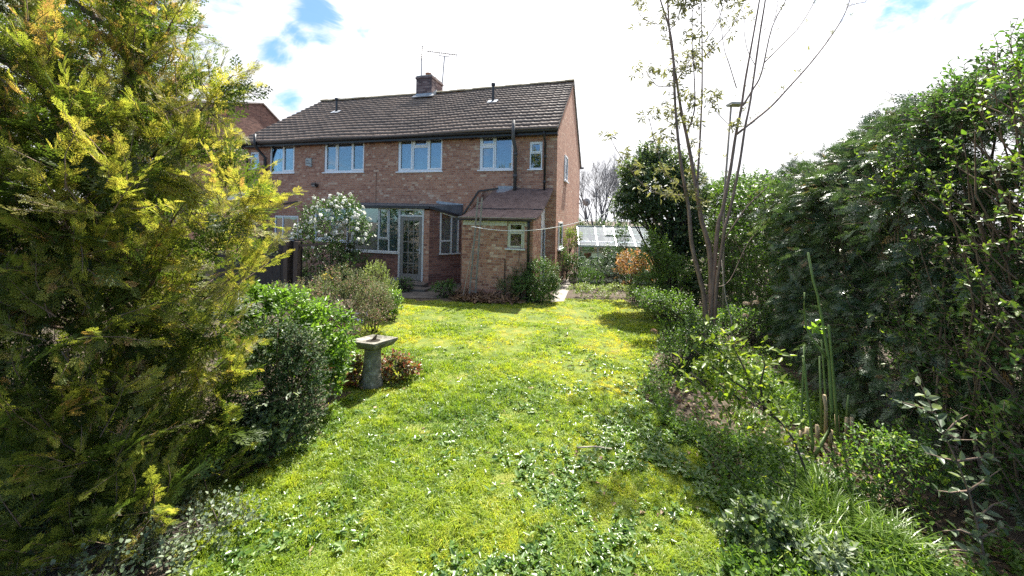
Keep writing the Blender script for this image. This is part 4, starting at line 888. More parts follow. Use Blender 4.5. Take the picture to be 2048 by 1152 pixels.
# dead leaves and bits on the beds
def bed_sampler(n):
    y = 1.6 * (9.5 / 1.6) ** rng.random(n * 4); x = -3.2 + rng.random(n * 4) * (6.6 + .3 * y); inside = in_poly(x, y, lawn)
    edge = in_poly(x + .12, y, lawn) | in_poly(x - .12, y, lawn)
    k = (~inside | (edge & (rng.random(n * 4) < .1))) & (x < 2.9 + .27 * y) & (rng.random(n * 4) < np.where(x > .4, 1, .35)); return np.stack([x[k], y[k], np.zeros(k.sum())], 1)[:n]
c = bed_sampler(7000); N = len(c); c[:, 2] = .01 + .015 * rng.random(N)
o = leaf_obj('leaf_litter', [OVATE, NARROW], c, unit(rng.normal(size=(N, 3)) * np.array([1, 1, .2])), unit(rng.normal(size=(N, 3)) * .5 + np.array([0, 0, 1])), .03 + .035 * rng.random(N), rng.random(N), M['dead_leaf'])
tag(o, 'brown dead leaves lying on the soil of the beds', 'leaf litter', kind='stuff')

# low green weeds over the right-hand bed
def bed_right(n):
    y = 1.5 * (9.5 / 1.5) ** rng.random(n * 5); x = .8 + rng.random(n * 5) * (2.3 + .27 * y)
    dn = np.clip((fbm(x * 1.2 + 30, y * 1.2, 71, 4) - .38) * 4, .05, 1)
    k = ~in_poly(x, y, lawn) & (x < 2.85 + .27 * y) & (rng.random(n * 5) < dn); return np.stack([x[k], y[k], np.zeros(k.sum())], 1)[:n]
c = bed_right(9500); n = len(c); p = c + np.array([0, 0, .06]); 
pos, yd, zd, sz, t0, t1 = sprigs(p, np.tile([[0, 0, 1.]], (n, 1)), 6, .12, .042, .4, .95, .5)
o = leaf_obj('ground_cover', [OVATE, ROUND], pos, yd, zd, sz, np.clip(.35 + .5 * rng.random(len(pos)), 0, 1), M['hedge_light']); tag(o, 'low green weeds spreading over the bed beside the hedge', 'ground cover', kind='stuff')
def blades(name, base, n, length, width, mat, spread, lean=(.2, 1.0), label=None, cat=None, parent=None, kind=None, rb=0.4):
    """tuft of arching strap leaves; base is an array of crowns"""
    base = np.asarray(base, float); i = rng.integers(0, len(base), n); b = base[i] + rng.normal(size=(n, 3)) * np.array([spread, spread, 0]); b[:, 2] = base[i][:, 2]
    th = rng.random(n) * 2 * math.pi; d = np.stack([np.cos(th), np.sin(th), np.zeros(n)], 1); s = np.stack([-np.sin(th), np.cos(th), np.zeros(n)], 1)
    L = length * (.55 + .65 * rng.random(n)); ln = lean[0] + (lean[1] - lean[0]) * rng.random(n); S = 6; rows = []
    for q in range(S + 1):
        f = q / S; out = ln * f ** 1.6 * .85; upz = f * (1 - .55 * ln * f)
        c = b + d * (out * L)[:, None] + np.array([0, 0, 1.]) * (upz * L)[:, None]; w = width * (1 - f ** 2.2) * (.7 + .3 * min(1, f * 4)) + .0004
        rows += [c - s * w, c + s * w]
    V = np.stack(rows, 1).reshape(-1, 3); k = 2 * (S + 1); q0 = np.array([(2 * j, 2 * j + 1, 2 * j + 3, 2 * j + 2) for j in range(S)])
    Q = (q0[None] + (np.arange(n) * k)[:, None, None]).reshape(-1, 4)
    o = np_mesh(name, V, Q, None, M[mat], parent, np.repeat(np.clip(rb + rng.normal(size=n) * .22, 0, 1), k)); tag(o, label, cat, kind=kind); return o

# ------------------------------------------------------------------ plants
def lp(base, D, items):                    # ellipsoids given by where they show in the photo: (px, py, half width px, half height px[, extra depth m])
    out = []
    for it in items:
        px, py, rx, ry = it[:4]; dd_ = it[4] if len(it) > 4 else 0; c = at(px, py, D + dd_) - Vector(base); s = (D + dd_) / F
        out.append((c.x, c.y, c.z, rx * s, max(.75 * rx * s, .1), ry * s))
    return out
def conifer_sprays(p, o, per, L, spray, up, flat=.5, hang=0.0):
    """boughs at p along o, each carrying `per` flat sprays left and right of its axis"""
    n = len(p); ax = unit(o + np.array([0, 0, up]) + rng.normal(size=(n, 3)) * .3); Ls = L * (.6 + .8 * rng.random(n))
    nrm = unit(np.cross(ax, rand_dirs(n)) * (1 - flat) + np.array([0, 0, 1.]) * flat); sd = unit(np.cross(ax, nrm)); nrm = np.cross(sd, ax)
    P = []; Y = []; Z = []; S = []
    for j in range(per):
        f = (j + .5) / per; s = 1 if j % 2 else -1
        P.append(p + ax * (Ls * (f - .45))[:, None] - np.array([0, 0, 1.]) * (hang * f * f * Ls)[:, None]); k = .95 * (1 - .8 * f)
        Y.append(unit(ax * 1.0 + sd * (s * k) + rng.normal(size=(n, 3)) * .2 - np.array([0, 0, hang * f]))); Z.append(unit(nrm + rng.normal(size=(n, 3)) * .3)); S.append(spray * (.65 + .6 * rng.random(n)) * (1 - .3 * f))
    return np.concatenate(P), np.concatenate(Y), np.concatenate(Z), np.concatenate(S), p - ax * (Ls * .5)[:, None], p + ax * (Ls * .55)[:, None]
SPRAYS = [spray_tpl(9, 2, .026, .68, s, .18) for s in (1, 2, 3)]

# big golden conifer filling the left edge
cb = Vector((-3.45, 3.25, 0)); con = empty('golden_conifer', cb); tag(con, 'tall golden green conifer with feathery sprays and bronze tips, filling one side of the garden', 'tree')
lumps = lp(cb, 3.2, [(120, -250, 250, 260), (110, 120, 270, 230), (120, 420, 330, 230), (110, 700, 330, 240), (120, 950, 260, 170), (-250, 100, 260, 400), (-250, 650, 300, 400)])
lumps += lp(cb, 2.9, [(315, 40, 70, 95), (395, 190, 75, 75), (330, 300, 120, 90), (455, 405, 82, 80), (445, 520, 80, 75), (405, 640, 75, 80), (395, 760, 75, 85), (360, 890, 75, 85), (250, 560, 130, 110), (250, 800, 120, 100), (240, 180, 110, 110), (430, 700, 55, 90), (420, 830, 60, 80), (400, 930, 60, 60), (300, 960, 90, 70), (470, 640, 40, 60)])
lumps += lp(cb, 2.35, [(60, 480, 150, 110), (140, 640, 120, 90), (70, 800, 170, 110), (190, 900, 110, 90), (60, 250, 140, 130), (60, 1020, 190, 110), (200, 380, 110, 90), (60, 1180, 240, 110), (210, 1080, 110, 80), (280, 1010, 80, 60), (160, 1180, 160, 70), (-40, 560, 120, 120), (20, 150, 140, 120), (70, 370, 120, 110), (30, 480, 110, 90), (130, 480, 100, 90)])
p, o = lump_pts(lumps, 5400, .74, 1.05, .05, .6)
k = (o[:, 1] < .35) | (rng.random(len(o)) < .25); p, o = p[k], o[k]
P, Y, Z, S, t0, t1 = conifer_sprays(p, o, 15, .31, .098, .6, .25)
cl = fbm(p[:, 0] * 2.5 + 40, p[:, 2] * 2.5 + p[:, 1] + 10, 5, 4); q = np.tile(cl, 15)
hi = np.clip((P[:, 2] - .8) / 2.5, 0, 1); rnd = np.clip(.12 + .62 * q + .22 * rng.normal(size=len(P)) * .8 + .20 * hi + .28 * np.clip((P[:, 0] - .55) / .7, 0, 1), 0, .86); brz = (np.tile(fbm(p[:, 0] * 3, p[:, 2] * 3, 77, 3), 15) > .58) & (rng.random(len(P)) < .30 * hi + .06); rnd[brz] = .9 + .1 * rng.random(brz.sum())  # right-flank sprays painted more golden, imitating sun on that side
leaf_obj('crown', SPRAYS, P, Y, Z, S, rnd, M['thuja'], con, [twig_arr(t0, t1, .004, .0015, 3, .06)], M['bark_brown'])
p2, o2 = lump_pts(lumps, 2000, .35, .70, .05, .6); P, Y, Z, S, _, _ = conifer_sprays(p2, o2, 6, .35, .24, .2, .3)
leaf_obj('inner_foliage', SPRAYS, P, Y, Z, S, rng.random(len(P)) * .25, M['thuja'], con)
mb = MB(); mb.tube([(0, 0, -.05), (.03, 0, 1.2), (0, .05, 2.6), (.02, 0, 4.6)], [.16, .13, .09, .03], 9)
tr = mb.build('trunk', M['bark_brown'], con, smooth=True)
mb = MB()
for i in rng.choice(len(p), 150, replace=False):
    e = Vector(p[i]); b = Vector((0, 0, max(.1, e.z - .5 - .25 * math.hypot(e.x, e.y)))); mid = b.lerp(e, .55) + Vector((0, 0, -.06)); mb.tube([b, mid, e], [.022, .013, .004], 4)
mb.build('limb', M['bark_brown'], con, smooth=True)

# shrubs beside the lawn on the conifer's side
def sh(name, label, cat, px, py, items, n, m, L, size, mat, dz=0.0, **kw):
    b = gnd(px, py); return shrub(name, label, cat, b, lp(b, b.y + dz, items), n, m, L, size, mat, **kw)
sh('variegated_shrub', 'dark rounded shrub of small cream-edged leaves beside the golden conifer', 'shrub', 545, 895, [(540, 740, 75, 100), (560, 830, 75, 60), (500, 800, 60, 80), (600, 760, 50, 90)], 1500, 8, .13, .036, 'euonymus', bark='bark_brown', down=.6)
sh('laurel_shrub', 'bright green glossy-leaved shrub lit from behind, above the dark variegated shrub', 'shrub', 600, 845, [(560, 650, 75, 60), (640, 670, 60, 55, .2), (520, 620, 50, 40), (600, 720, 85, 60, .3), (660, 740, 30, 50, .2)], 900, 7, .16, .075, 'laurel', tpl=[OVATE, leaf_tpl(.22, .08, .2)], down=.6)
sh('ivy_mound', 'low mound of dark ivy at the foot of the variegated shrub', 'ivy', 500, 925, [(495, 865, 65, 42), (450, 880, 50, 45), (545, 860, 45, 40)], 520, 6, .10, .045, 'ivy', tpl=ROUND, down=.5)
def stem_plant(name, label, cat, D, lines, mat, leafsize, per_m, bark, r0=.006, tpl=OVATE, rbias=.5, base=None, pair=True, start=.12, droop=0.0, jitD=.05, spray=0.0):
    """stems drawn as 3-D lines (photo pixel, depth), leaves along each"""
    b = base or at(*lines[0][0][:2], D); t = empty(name, b); tag(t, label, cat); P = []; Y = []; Z = []; S = []; mb = MB()
    for ln in lines:
        pts = [at(q[0], q[1], D + (q[2] if len(q) > 2 else 0)) - b for q in ln]; mb.tube(pts, [r0 * (1 - .75 * i / (len(pts) - 1)) for i in range(len(pts))], 5)
        tot = sum((pts[i + 1] - pts[i]).length for i in range(len(pts) - 1)); acc = 0
        for i in range(len(pts) - 1):
            a_, c_ = pts[i], pts[i + 1]; l = (c_ - a_).length; dr_ = np.array((c_ - a_).normalized())
            for _ in range(max(1, int(l * per_m))):
                f = rng.random()
                if (acc + l * f) / tot < start: continue
                pp = np.array(a_.lerp(c_, f)) + rng.normal(size=3) * spray; s0 = unit(np.cross(dr_, rand_dirs(1)[0]))
                for s in ((1, -1) if pair else (1,)):
                    P.append(pp); Y.append(unit(dr_ * .55 + s0 * s + rng.normal(size=3) * .2 - np.array([0, 0, droop]))); Z.append(unit(np.array([0, 0, 1.]) + rng.normal(size=3) * .45)); S.append(leafsize * (.55 + .7 * rng.random()))
            acc += l
    mb.build('stem', M[bark], t, smooth=True)
    leaf_obj('foliage', tpl, np.array(P), np.array(Y), np.array(Z), np.array(S), np.clip(rbias + rng.normal(size=len(P)) * .25, 0, 1), M[mat], t); return t
stem_plant('cotoneaster_spray', 'long pale-leaved stem arching out of the conifer over the dark ivy', 'shrub', 3.05, [[(430, 815), (470, 822), (520, 812), (580, 790), (612, 778)], [(470, 822), (482, 795), (492, 770)], [(450, 818), (440, 795)]], 'grey_leaf', .035, 26, 'bark_dark', .004, rbias=.8, base=gnd(430, 950))
b = gnd(400, 1075)
shrub('cotoneaster_bush', 'low sprawling grey-leaved shrub on the ground at the foot of the golden conifer', 'shrub', b, lp(b, b.y, [(330, 1075, 80, 45), (420, 1050, 70, 28), (300, 1130, 80, 40), (480, 1030, 40, 18), (380, 1120, 60, 30), (250, 1120, 60, 40), (200, 1160, 60, 40), (290, 1110, 50, 50), (270, 1130, 70, 45, -.33), (330, 1140, 60, 40, -.3), (200, 1140, 70, 50, -.4)]), 800, 6, .16, .032, 'grey_leaf', tpl=[OVATE, ROUND], stems=8, down=.5, stem_r=.006)
sh('purple_barberry', 'spreading thorny shrub with purple-tipped young growth', 'shrub', 660, 690, [(660, 610, 80, 48), (590, 615, 45, 40), (720, 595, 50, 42), (680, 565, 40, 26), (640, 650, 60, 30), (560, 600, 50, 28, .6), (620, 640, 60, 36), (705, 640, 50, 30)], 2600, 7, .15, .036, 'berberis', tpl=[OVATE, NARROW], up=.9, rbias=.02, stems=14, stem_r=.014, spread=.8)
sh('rounded_barberry', 'small rounded pinkish shrub just behind the stone sundial', 'shrub', 748, 664, [(748, 618, 36, 34), (748, 590, 24, 18)], 900, 7, .12, .032, 'berberis', tpl=[OVATE, NARROW], up=.8, rbias=.04, stems=8)
sh('dwarf_conifer', 'pale green upright two-peaked bush between the barberry and the glazed porch', 'bush', 762, 632, [(752, 560, 24, 34), (775, 590, 24, 32), (748, 600, 28, 30)], 700, 8, .11, .035, 'dwarf', tpl=[NARROW, OVATE], up=1.2, spread=.6, rbias=.12)
sh('green_bush', 'low fresh green bush at the lawn edge by the dwarf conifer', 'bush', 785, 640, [(785, 605, 18, 24), (770, 625, 22, 14)], 160, 6, .12, .06, 'laurel', up=.9)
t = sh('yellow_flower', 'clump of yellow flowers standing above the barberry', 'flowers', 655, 620, [(655, 590, 16, 24)], 60, 6, .2, .05, 'laurel', tpl=NARROW, up=1.2, stems=5)
b = t.location; c = np.array([at(655 + rng.normal() * 5, 555 + rng.normal() * 4, b.y - .15) - b for _ in range(26)]); leaf_obj('flower', ROUND, np.repeat(c, 6, 0), rand_dirs(len(c) * 6), rand_dirs(len(c) * 6), .035, rng.random(len(c) * 6), M['yellow_petal'], t)
# white-flowering shrub against the house
t = sh('white_flowering_shrub', 'rounded green shrub covered in white blossom in front of the brick wall', 'shrub', 662, 582, [(668, 450, 62, 50), (700, 480, 42, 50, -.2), (635, 480, 45, 40), (650, 530, 55, 45), (695, 535, 40, 40), (685, 420, 32, 26), (610, 478, 24, 18), (640, 560, 50, 28), (700, 560, 44, 28)], 2100, 7, .17, .065, 'choisya', down=.5, rbias=-.02, stems=10, stem_r=.02)
b = t.location; lm = lp(b, b.y - .05, [(672, 445, 60, 50), (705, 480, 40, 46, -.2), (630, 478, 48, 36), (686, 420, 30, 24), (612, 475, 22, 16)])
p, o = lump_pts(lm, 215, .96, 1.06, .6, .25); k = o[:, 1] < .5; p, o = p[k], o[k]; m_ = 12; pp = np.repeat(p, m_, 0); oo = np.repeat(o, m_, 0); dd_ = unit(oo + rand_dirs(len(pp)) * .9)
leaf_obj('blossom', ROUND, pp + dd_ * .05 * rng.random((len(pp), 1)), unit(np.cross(dd_, rand_dirs(len(pp)))), dd_, .055, rng.random(len(pp)), M['petal'], t)
# plants round the sundial
for px, py, it, lab in ((700, 772, [(690, 742, 30, 24), (718, 764, 20, 12), (740, 775, 20, 8)], 'red-tinged leathery leaves on the shaded foot of the sundial'), (795, 762, [(790, 738, 26, 24), (764, 762, 18, 10), (815, 745, 18, 18)], 'pinkish green leaves on the sunny foot of the sundial')):
    sh('bergenia', lab, 'plant', px, py, it, 210, 5, .12, .06, 'bergenia', tpl=[ROUND, OVATE], up=.7, stems=0, twigs=False, group='leathery plants round the sundial')
for px, py, lab, n, L in ((838, 748, 'tuft of longer grass beside the sundial plants', 170, .20), (690, 652, 'strap-leaved bulb clump behind the sundial', 170, .30), (640, 740, 'grassy bulb clump by the bright glossy shrub', 150, .24), (730, 640, 'narrow-leaved clump under the rounded barberry', 120, .24)):
    g0 = gnd(px, py); e = empty('strap_leaf_clump', g0); tag(e, lab, 'plant', 'strap-leaved clumps in the beds'); blades('foliage', [(0, 0, 0), (.1, .06, 0), (-.12, -.04, 0)], n, L, .005, 'strap', .07, parent=e)
g0 = gnd(712, 655); e = empty('bluebell_clump', g0); tag(e, 'pale blue bluebells flowering behind the sundial', 'flowers'); blades('foliage', [(0, 0, 0), (.15, .1, 0), (-.15, .1, 0)], 80, .25, .005, 'strap', .1, parent=e)
c = np.stack([rng.normal(size=60) * .16, rng.normal(size=60) * .1, .16 + .14 * rng.random(60)], 1); leaf_obj('flower', NARROW, np.repeat(c, 5, 0), unit(rand_dirs(300) + np.array([0, 0, -.6])), rand_dirs(300), .035, rng.random(300), M['blue_petal'], e)

# sundial
g0 = gnd(742, 772); sd = empty('sundial', g0, R(40)); sd.rotation_euler = (R(1.5), R(1.0), R(66.5)); tag(sd, 'lichened stone pedestal with square dished top carrying a small bronze sundial', 'sundial')
hp_ = .60
mb = MB(); mb.lathe([(.0, -.05), (.155, -.05), (.145, .05), (.126, .12), (.113, .28), (.103, .45), (.108, .50)], 24); mb.build('pedestal', M['stone'], sd, smooth=True)
def sq(hw, z, rr=.0): return [(-hw, -hw, z), (hw, -hw, z), (hw, hw, z), (-hw, hw, z)]
mb = MB(); rings = [sq(.10, .50), sq(.14, .508), sq(.185, .535), sq(.215, hp_ - .02), sq(.222, hp_ + .012), sq(.20, hp_ + .012), sq(.17, hp_ - .008)]
mb.face(*rings[0][::-1])
for a_, c_ in zip(rings, rings[1:]):
    for i in range(4): mb.face(a_[i], a_[(i + 1) % 4], c_[(i + 1) % 4], c_[i])
mb.face(*rings[-1]); slab_ = mb.build('top_slab', M['stone'], sd, bevel=.012)
def tip_back(o):                           # the slab has settled, leaning away down the garden
    o.location = (0, 0, .50); o.data.transform(Matrix.Translation((0, 0, -.50))); o.rotation_euler = (R(-4.5), R(4.5), 0)
tip_back(slab_)
mb = MB(); mb.lathe([(0, hp_ - .012), (.09, hp_ - .012), (.09, hp_ - .004), (0, hp_ - .004)], 28); tip_back(mb.build('dial_plate', M['bronze'], sd))
mb = MB(); w = .004
T = [(-.06, hp_ - .004), (.07, hp_ - .004), (.05, hp_ + .005), (.065, hp_ + .075), (.045, hp_ + .06)]
mb.face(*[(x, -w, z) for x, z in T]); mb.face(*[(x, w, z) for x, z in T[::-1]])
for i in range(5): (a_, b_), (c_, d_) = T[i], T[(i + 1) % 5]; mb.face((a_, -w, b_), (a_, w, b_), (c_, w, d_), (c_, -w, d_))
tip_back(mb.build('gnomon', M['bronze'], sd))

# timber fence and posts between the two gardens
fb = gnd(602, 592); ft = at(602, 484, fb.y)
fe = empty('board_fence', fb, -YAW); tag(fe, 'dark creosoted board fence with stout posts beside the white-flowering shrub', 'fence')
hgt = ft.z + .02; mb = MB(); W = 3.2; n = 22
for i in range(n):
    x0 = -W + W * i / n; dz = random.Random(i).uniform(-.02, .01); mb.box(x0 + .003, x0 + W / n - .003, .0 + .006 * (i % 2), .018 + .006 * (i % 2), -.02, hgt + dz)
mb.box(-W, .05, -.04, -.004, hgt - .30, hgt - .20).box(-W, .05, -.03, .04, hgt + .012, hgt + .04); mb.build('board_panel', M['fence_wood'], fe)
for px in (573, 599):
    xx_ = (at(px, 560, fb.y) - fb).dot(AX); mb = MB(); mb.box(xx_ - .07, xx_ + .07, -.16, -.045, 0.35, hgt + .0); po = mb.build('fence_post', M['post_wood'], fe, bevel=.01)
    MB().box(xx_ - .075, xx_ + .075, -.165, -.04, -.05, .347).build('concrete_spur', M['concrete'], po, bevel=.01)
mb = MB(); mb.beam((-.1, -.1, hgt - .12), (.9, -.06, hgt - .03), .04, .06); mb.build('rail', M['post_wood'], fe)

# planter, ladder, thin stick, washing line
g0 = gnd(795, 579); pl_ = empty('half_barrel_planter', g0); tag(pl_, 'round grey planter filled with soil to the side of the back door step', 'planter')
s_ = g0.y / F; rr = 14 * s_; mb = MB(); mb.lathe([(rr * .82, 0), (rr * .95, .2), (rr, .34), (rr * .9, .34), (rr * .88, .28), (0, .27)], 20); mb.build('tub', M['grey_wood'], pl_)
MB().lathe([(rr * .93, .06), (rr * .96, .09)], 20).build('hoop', M['pipe_grey'], pl_); MB().lathe([(rr * .985, .26), (rr * 1.01, .29)], 20).build('hoop', M['pipe_grey'], pl_)
sh('trailing_plant', 'small dark leafy plant growing beside the round grey planter', 'plant', 812, 584, [(810, 570, 16, 14), (800, 578, 14, 8)], 160, 5, .1, .05, 'choisya')
sh('small_leafy_plant', 'low leafy plant on the edge of the paving before the canted porch window', 'plant', 888, 594, [(886, 580, 22, 14), (900, 572, 10, 12)], 180, 5, .12, .06, 'choisya')
lb = gnd(938, 597); lt = hw(hx(956, 395, TE - .25), TE - .25, hz(956, 395, TE - .25)); D0 = lb.y
la = empty('wooden_ladder', lb); tag(la, 'narrow weathered wooden ladder leaning against the lean-to roof, seen edge on', 'ladder')
top = lt - lb; off = Vector((.19, -.04, 0)); nr = 8
mb = MB(); mb.beam((0, 0, 0), tuple(top), .03, .045); mb.build('rail', M['grey_wood'], la)
mb = MB(); mb.beam(tuple(off * .9), tuple(top + off * .6), .03, .045); mb.build('rail', M['grey_wood'], la)
for i in range(nr): c = top * ((i + .6) / nr); MB().tube([tuple(c), tuple(c + off * .75)], .011, 6).build('rung', M['grey_wood'], la)
mb = MB(); q0 = gnd(925, 598) - lb; q1 = at(945, 495, D0 - .1) - lb
sk = empty('bamboo_cane', lb + q0); tag(sk, 'thin pale cane leaning against the foot of the wooden ladder', 'cane'); MB().tube([(0, 0, 0), tuple(q1 - q0)], .011, 6).build('cane', M['twig_pale'], sk)
r0 = at(943, 453, D0 - .15); r1 = at(1262, 405, 9.4); pts = []
for i in range(25):
    f = i / 24; c = r0.lerp(r1, f); c.z -= .36 * 4 * f * (1 - f); pts.append(c)
mb = MB(); mb.tube([p - r0 for p in pts], .008, 5); wl = mb.build('washing_line', M['rope'], None, smooth=True); wl.location = r0; tag(wl, 'slack white washing line running from the wooden ladder past the lean-to towards the ivy-clad tree', 'washing line')

# plants at the foot of the lean-to
sh('box_bush', 'rounded small-leaved green bush at the corner of the brick lean-to, beside the path', 'bush', 1075, 604, [(1082, 562, 34, 40), (1058, 578, 34, 28), (1094, 580, 24, 26)], 2000, 8, .12, .038, 'choisya', rbias=.12, down=.6)
sh('grassy_shrub', 'dark wispy shrub against the lean-to wall below its small window', 'shrub', 1025, 600, [(1025, 578, 30, 22), (1045, 560, 20, 28)], 420, 7, .18, .05, 'choisya', tpl=NARROW, up=1.0, rbias=-.12, spread=.6)
sh('blue_green_shrub', 'small dark blue-green shrub beside the wooden ladder', 'shrub', 985, 588, [(988, 573, 22, 16), (960, 578, 16, 10)], 330, 7, .1, .04, 'ivy', down=.6)
c = []
for _ in range(900): px = 905 + rng.random() * 130; g_ = gnd(px, 590 + rng.random() * 14 + (px - 905) * .05); c.append((g_.x, g_.y, .02 + .09 * rng.random()))
c = np.array(c); o = leaf_obj('dry_stems', NARROW, c, unit(rng.normal(size=c.shape) * np.array([1, 1, .35])), rand_dirs(len(c)), .12 + .14 * rng.random(len(c)), rng.random(len(c)) * .7, M['dead_leaf']); tag(o, 'tangle of dry brown stems along the bed under the lean-to wall', 'dead stems', kind='stuff')
sh('climbing_rose', 'yellow-green climber on the gable corner beside the side window', 'climber', 1132, 560, [(1140, 495, 16, 36), (1128, 530, 14, 26), (1148, 475, 12, 20)], 420, 5, .14, .055, 'yellow', rbias=-.25, stems=8)
sh('dark_climber', 'dark leafy climber at the foot of the gable wall', 'climber', 1120, 572, [(1120, 520, 12, 28), (1146, 535, 14, 28)], 320, 5, .12, .055, 'choisya', rbias=-.1)

# greenhouse
gz = gnd(1160, 566); G0 = at(1158, 492, 13.0); gh = empty('greenhouse', (G0.x, G0.y, 0), -YAW * .4); tag(gh, 'aluminium-framed greenhouse with glass roof beyond the end of the house', 'greenhouse')
EH = G0.z; RH = at(1166, 453, 14.1).z; LN, DP = 3.3, 2.2; nb = 5
mb = MB()
for i in range(nb + 1):
    x = LN * i / nb
    for y in (0, DP): mb.box(x - .018, x + .018, y - .018, y + .018, 0, EH)
    mb.beam((x, 0, EH), (x, DP / 2, RH), .03, .035); mb.beam((x, DP, EH), (x, DP / 2, RH), .03, .035)
for y in (0, DP): mb.box(-.03, LN + .03, y - .035, y + .02, EH - .02, EH + .045); mb.box(-.03, LN + .03, y - .02, y + .02, 0, .05); mb.box(0, LN, y - .012, y + .012, .62, .65)
mb.box(-.05, LN + .05, DP / 2 - .03, DP / 2 + .03, RH - .02, RH + .04); mb.box(0, LN, .5, .52, EH + (RH - EH) * .455, EH + (RH - EH) * .455 + .025)
for x in (0, LN): mb.box(x - .012, x + .012, 0, DP, .62, .65).box(x - .015, x + .015, DP / 2 - .015, DP / 2 + .015, 0, RH)
mb.build('frame', M['alu'], gh)
for i in range(nb):
    x0, x1 = LN * i / nb + .02, LN * (i + 1) / nb - .02
    MB().box(x0, x1, -.004, .002, .05, EH - .02).build('pane', M['green_glass'], gh); MB().box(x0, x1, DP - .002, DP + .004, .05, EH - .02).build('pane', M['green_glass'], gh)
    for s in (0, 1):
        ya, yb = (0.02, DP / 2 - .03) if s == 0 else (DP - .02, DP / 2 + .03); mb = MB(); mb.face((x0, ya, EH + .045), (x1, ya, EH + .045), (x1, yb, RH), (x0, yb, RH)); mb.build('roof_pane', M['roof_glass'], gh)
mb = MB(); mb.beam((LN * .3, .55, EH + (RH - EH) * .5 + .05), (LN * .58, .55, EH + (RH - EH) * .5 + .05), .03, .03).beam((LN * .3, .55, EH + (RH - EH) * .5 + .05), (LN * .3, 1.05, RH + .04), .03, .03).beam((LN * .58, .55, EH + (RH - EH) * .5 + .05), (LN * .58, 1.05, RH + .04), .03, .03); mb.build('roof_vent', M['alu'], gh)
for x in (0, LN):
    mb = MB(); mb.face((x, .02, .05), (x, DP - .02, .05), (x, DP - .02, EH), (x, DP / 2, RH), (x, .02, EH)); mb.build('pane', M['green_glass'], gh)
mb = MB(); mb.box(.1, LN - .1, DP - .65, DP - .1, .70, .74)
for x in (.15, 1.6, LN - .2): mb.box(x, x + .04, DP - .62, DP - .58, .0, .70).box(x, x + .04, DP - .16, DP - .12, 0, .70)
sb_ = empty('staging_bench', gh.matrix_basis @ Vector((0, 0, 0)), -YAW * .4); tag(sb_, 'slatted staging bench inside the greenhouse', 'bench'); mb.build('slatted_top', M['grey_wood'], sb_)
def inhouse(x, y, z): return Matrix.Translation((G0.x, G0.y, 0)) @ Matrix.Rotation(-YAW * .4, 4, 'Z') @ Vector((x, y, z))
for i, (x, lab, m_) in enumerate(((.55, 'leafy green pot plant on the greenhouse bench near its glazed end', 'choisya'), (1.2, 'pink-flowered pot plant on the greenhouse bench', 'petal'), (2.1, 'fresh green pot plant on the greenhouse bench farthest from the house', 'laurel'))):
    e = empty('pot_plant', inhouse(x, DP - .4, .742)); tag(e, lab, 'pot plant', 'pot plants on the greenhouse bench'); MB().lathe([(.06, 0), (.085, .14), (.092, .16), (.08, .16), (.075, .12), (0, .12)], 14).build('pot', M['plastic_pot'], e)
    p, o = lump_pts([(0, 0, .32, .2, .2, .17)], 80, .3, 1.0, .1); pos, yd, zd, sz, _, _ = sprigs(p, o, 4, .1, .06)
    leaf_obj('foliage', OVATE, pos, yd, zd, sz, rng.random(len(pos)), M['choisya' if m_ == 'petal' else m_], e)
    if m_ == 'petal':
        mpk = leaf_mat('pink_petal', [(0, (.5, .2, .42)), (1, (.66, .34, .56))], .6, .3, (.6, .6, .6)); leaf_obj('flower', ROUND, p + o * .05, rand_dirs(len(p)), unit(o), .06, rng.random(len(p)), mpk, e)
hb = inhouse(.32, .25, EH - .35); e = empty('hanging_ornament', hb); tag(e, 'small red heart-shaped ornament hanging inside the greenhouse front', 'ornament')
V = []; 
mb = MB(); K = 28; pr = [(16 * math.sin(a) ** 3 / 16 * .12, (13 * math.cos(a) - 5 * math.cos(2 * a) - 2 * math.cos(3 * a) - math.cos(4 * a)) / 16 * .12) for a in [2 * math.pi * i / K for i in range(K)]]
mb.face(*[(x, -.02, z) for x, z in pr]); mb.face(*[(x, .02, z) for x, z in pr[::-1]])
for i in range(K): (a_, b_), (c_, d_) = pr[i], pr[(i + 1) % K]; mb.face((a_, -.02, b_), (a_, .02, b_), (c_, .02, d_), (c_, -.02, d_))
mb.build('heart', surf('red_paint', (.5, .05, .05), (.6, .08, .07), 4, .5), e); MB().tube([(0, 0, .08), (0, 0, .33)], .004, 4).build('cord', M['rope'], e)

# bed between the path and the ivy-clad tree
sh('variegated_ground_cover', 'low pale variegated ground cover edging the lawn beside the path', 'ground cover', 1215, 598, [(1190, 585, 40, 12), (1240, 585, 40, 14), (1290, 592, 40, 16), (1160, 578, 24, 10)], 800, 6, .09, .045, 'dwarf', stems=0, twigs=False, rbias=.05)
sh('dark_bed_shrub', 'dark leafy shrub covering the base of the greenhouse', 'shrub', 1220, 578, [(1190, 545, 50, 26, .6), (1240, 540, 50, 40, .6), (1280, 560, 40, 30)], 900, 6, .14, .06, 'choisya', rbias=-.14, down=.6)
sh('green_clump', 'upright grassy clump between the dark shrub and the path', 'plant', 1185, 580, [(1180, 560, 26, 20)], 110, 5, .22, .09, 'choisya', tpl=NARROW, up=1.6, spread=.45, stems=0, rbias=-.1)
sh('bare_rose_bush', 'leafy climber stem against the greenhouse corner', 'climber', 1250, 570, [(1235, 500, 8, 50), (1250, 470, 10, 20), (1218, 515, 8, 24)], 200, 4, .12, .06, 'choisya', stems=6)
sh('orange_acer', 'shrub with orange-red young leaves in front of the greenhouse', 'shrub', 1270, 602, [(1262, 525, 28, 22), (1292, 538, 30, 26), (1250, 548, 20, 20)], 420, 5, .14, .07, 'acer', tpl=[LOBED, OVATE], stems=9)
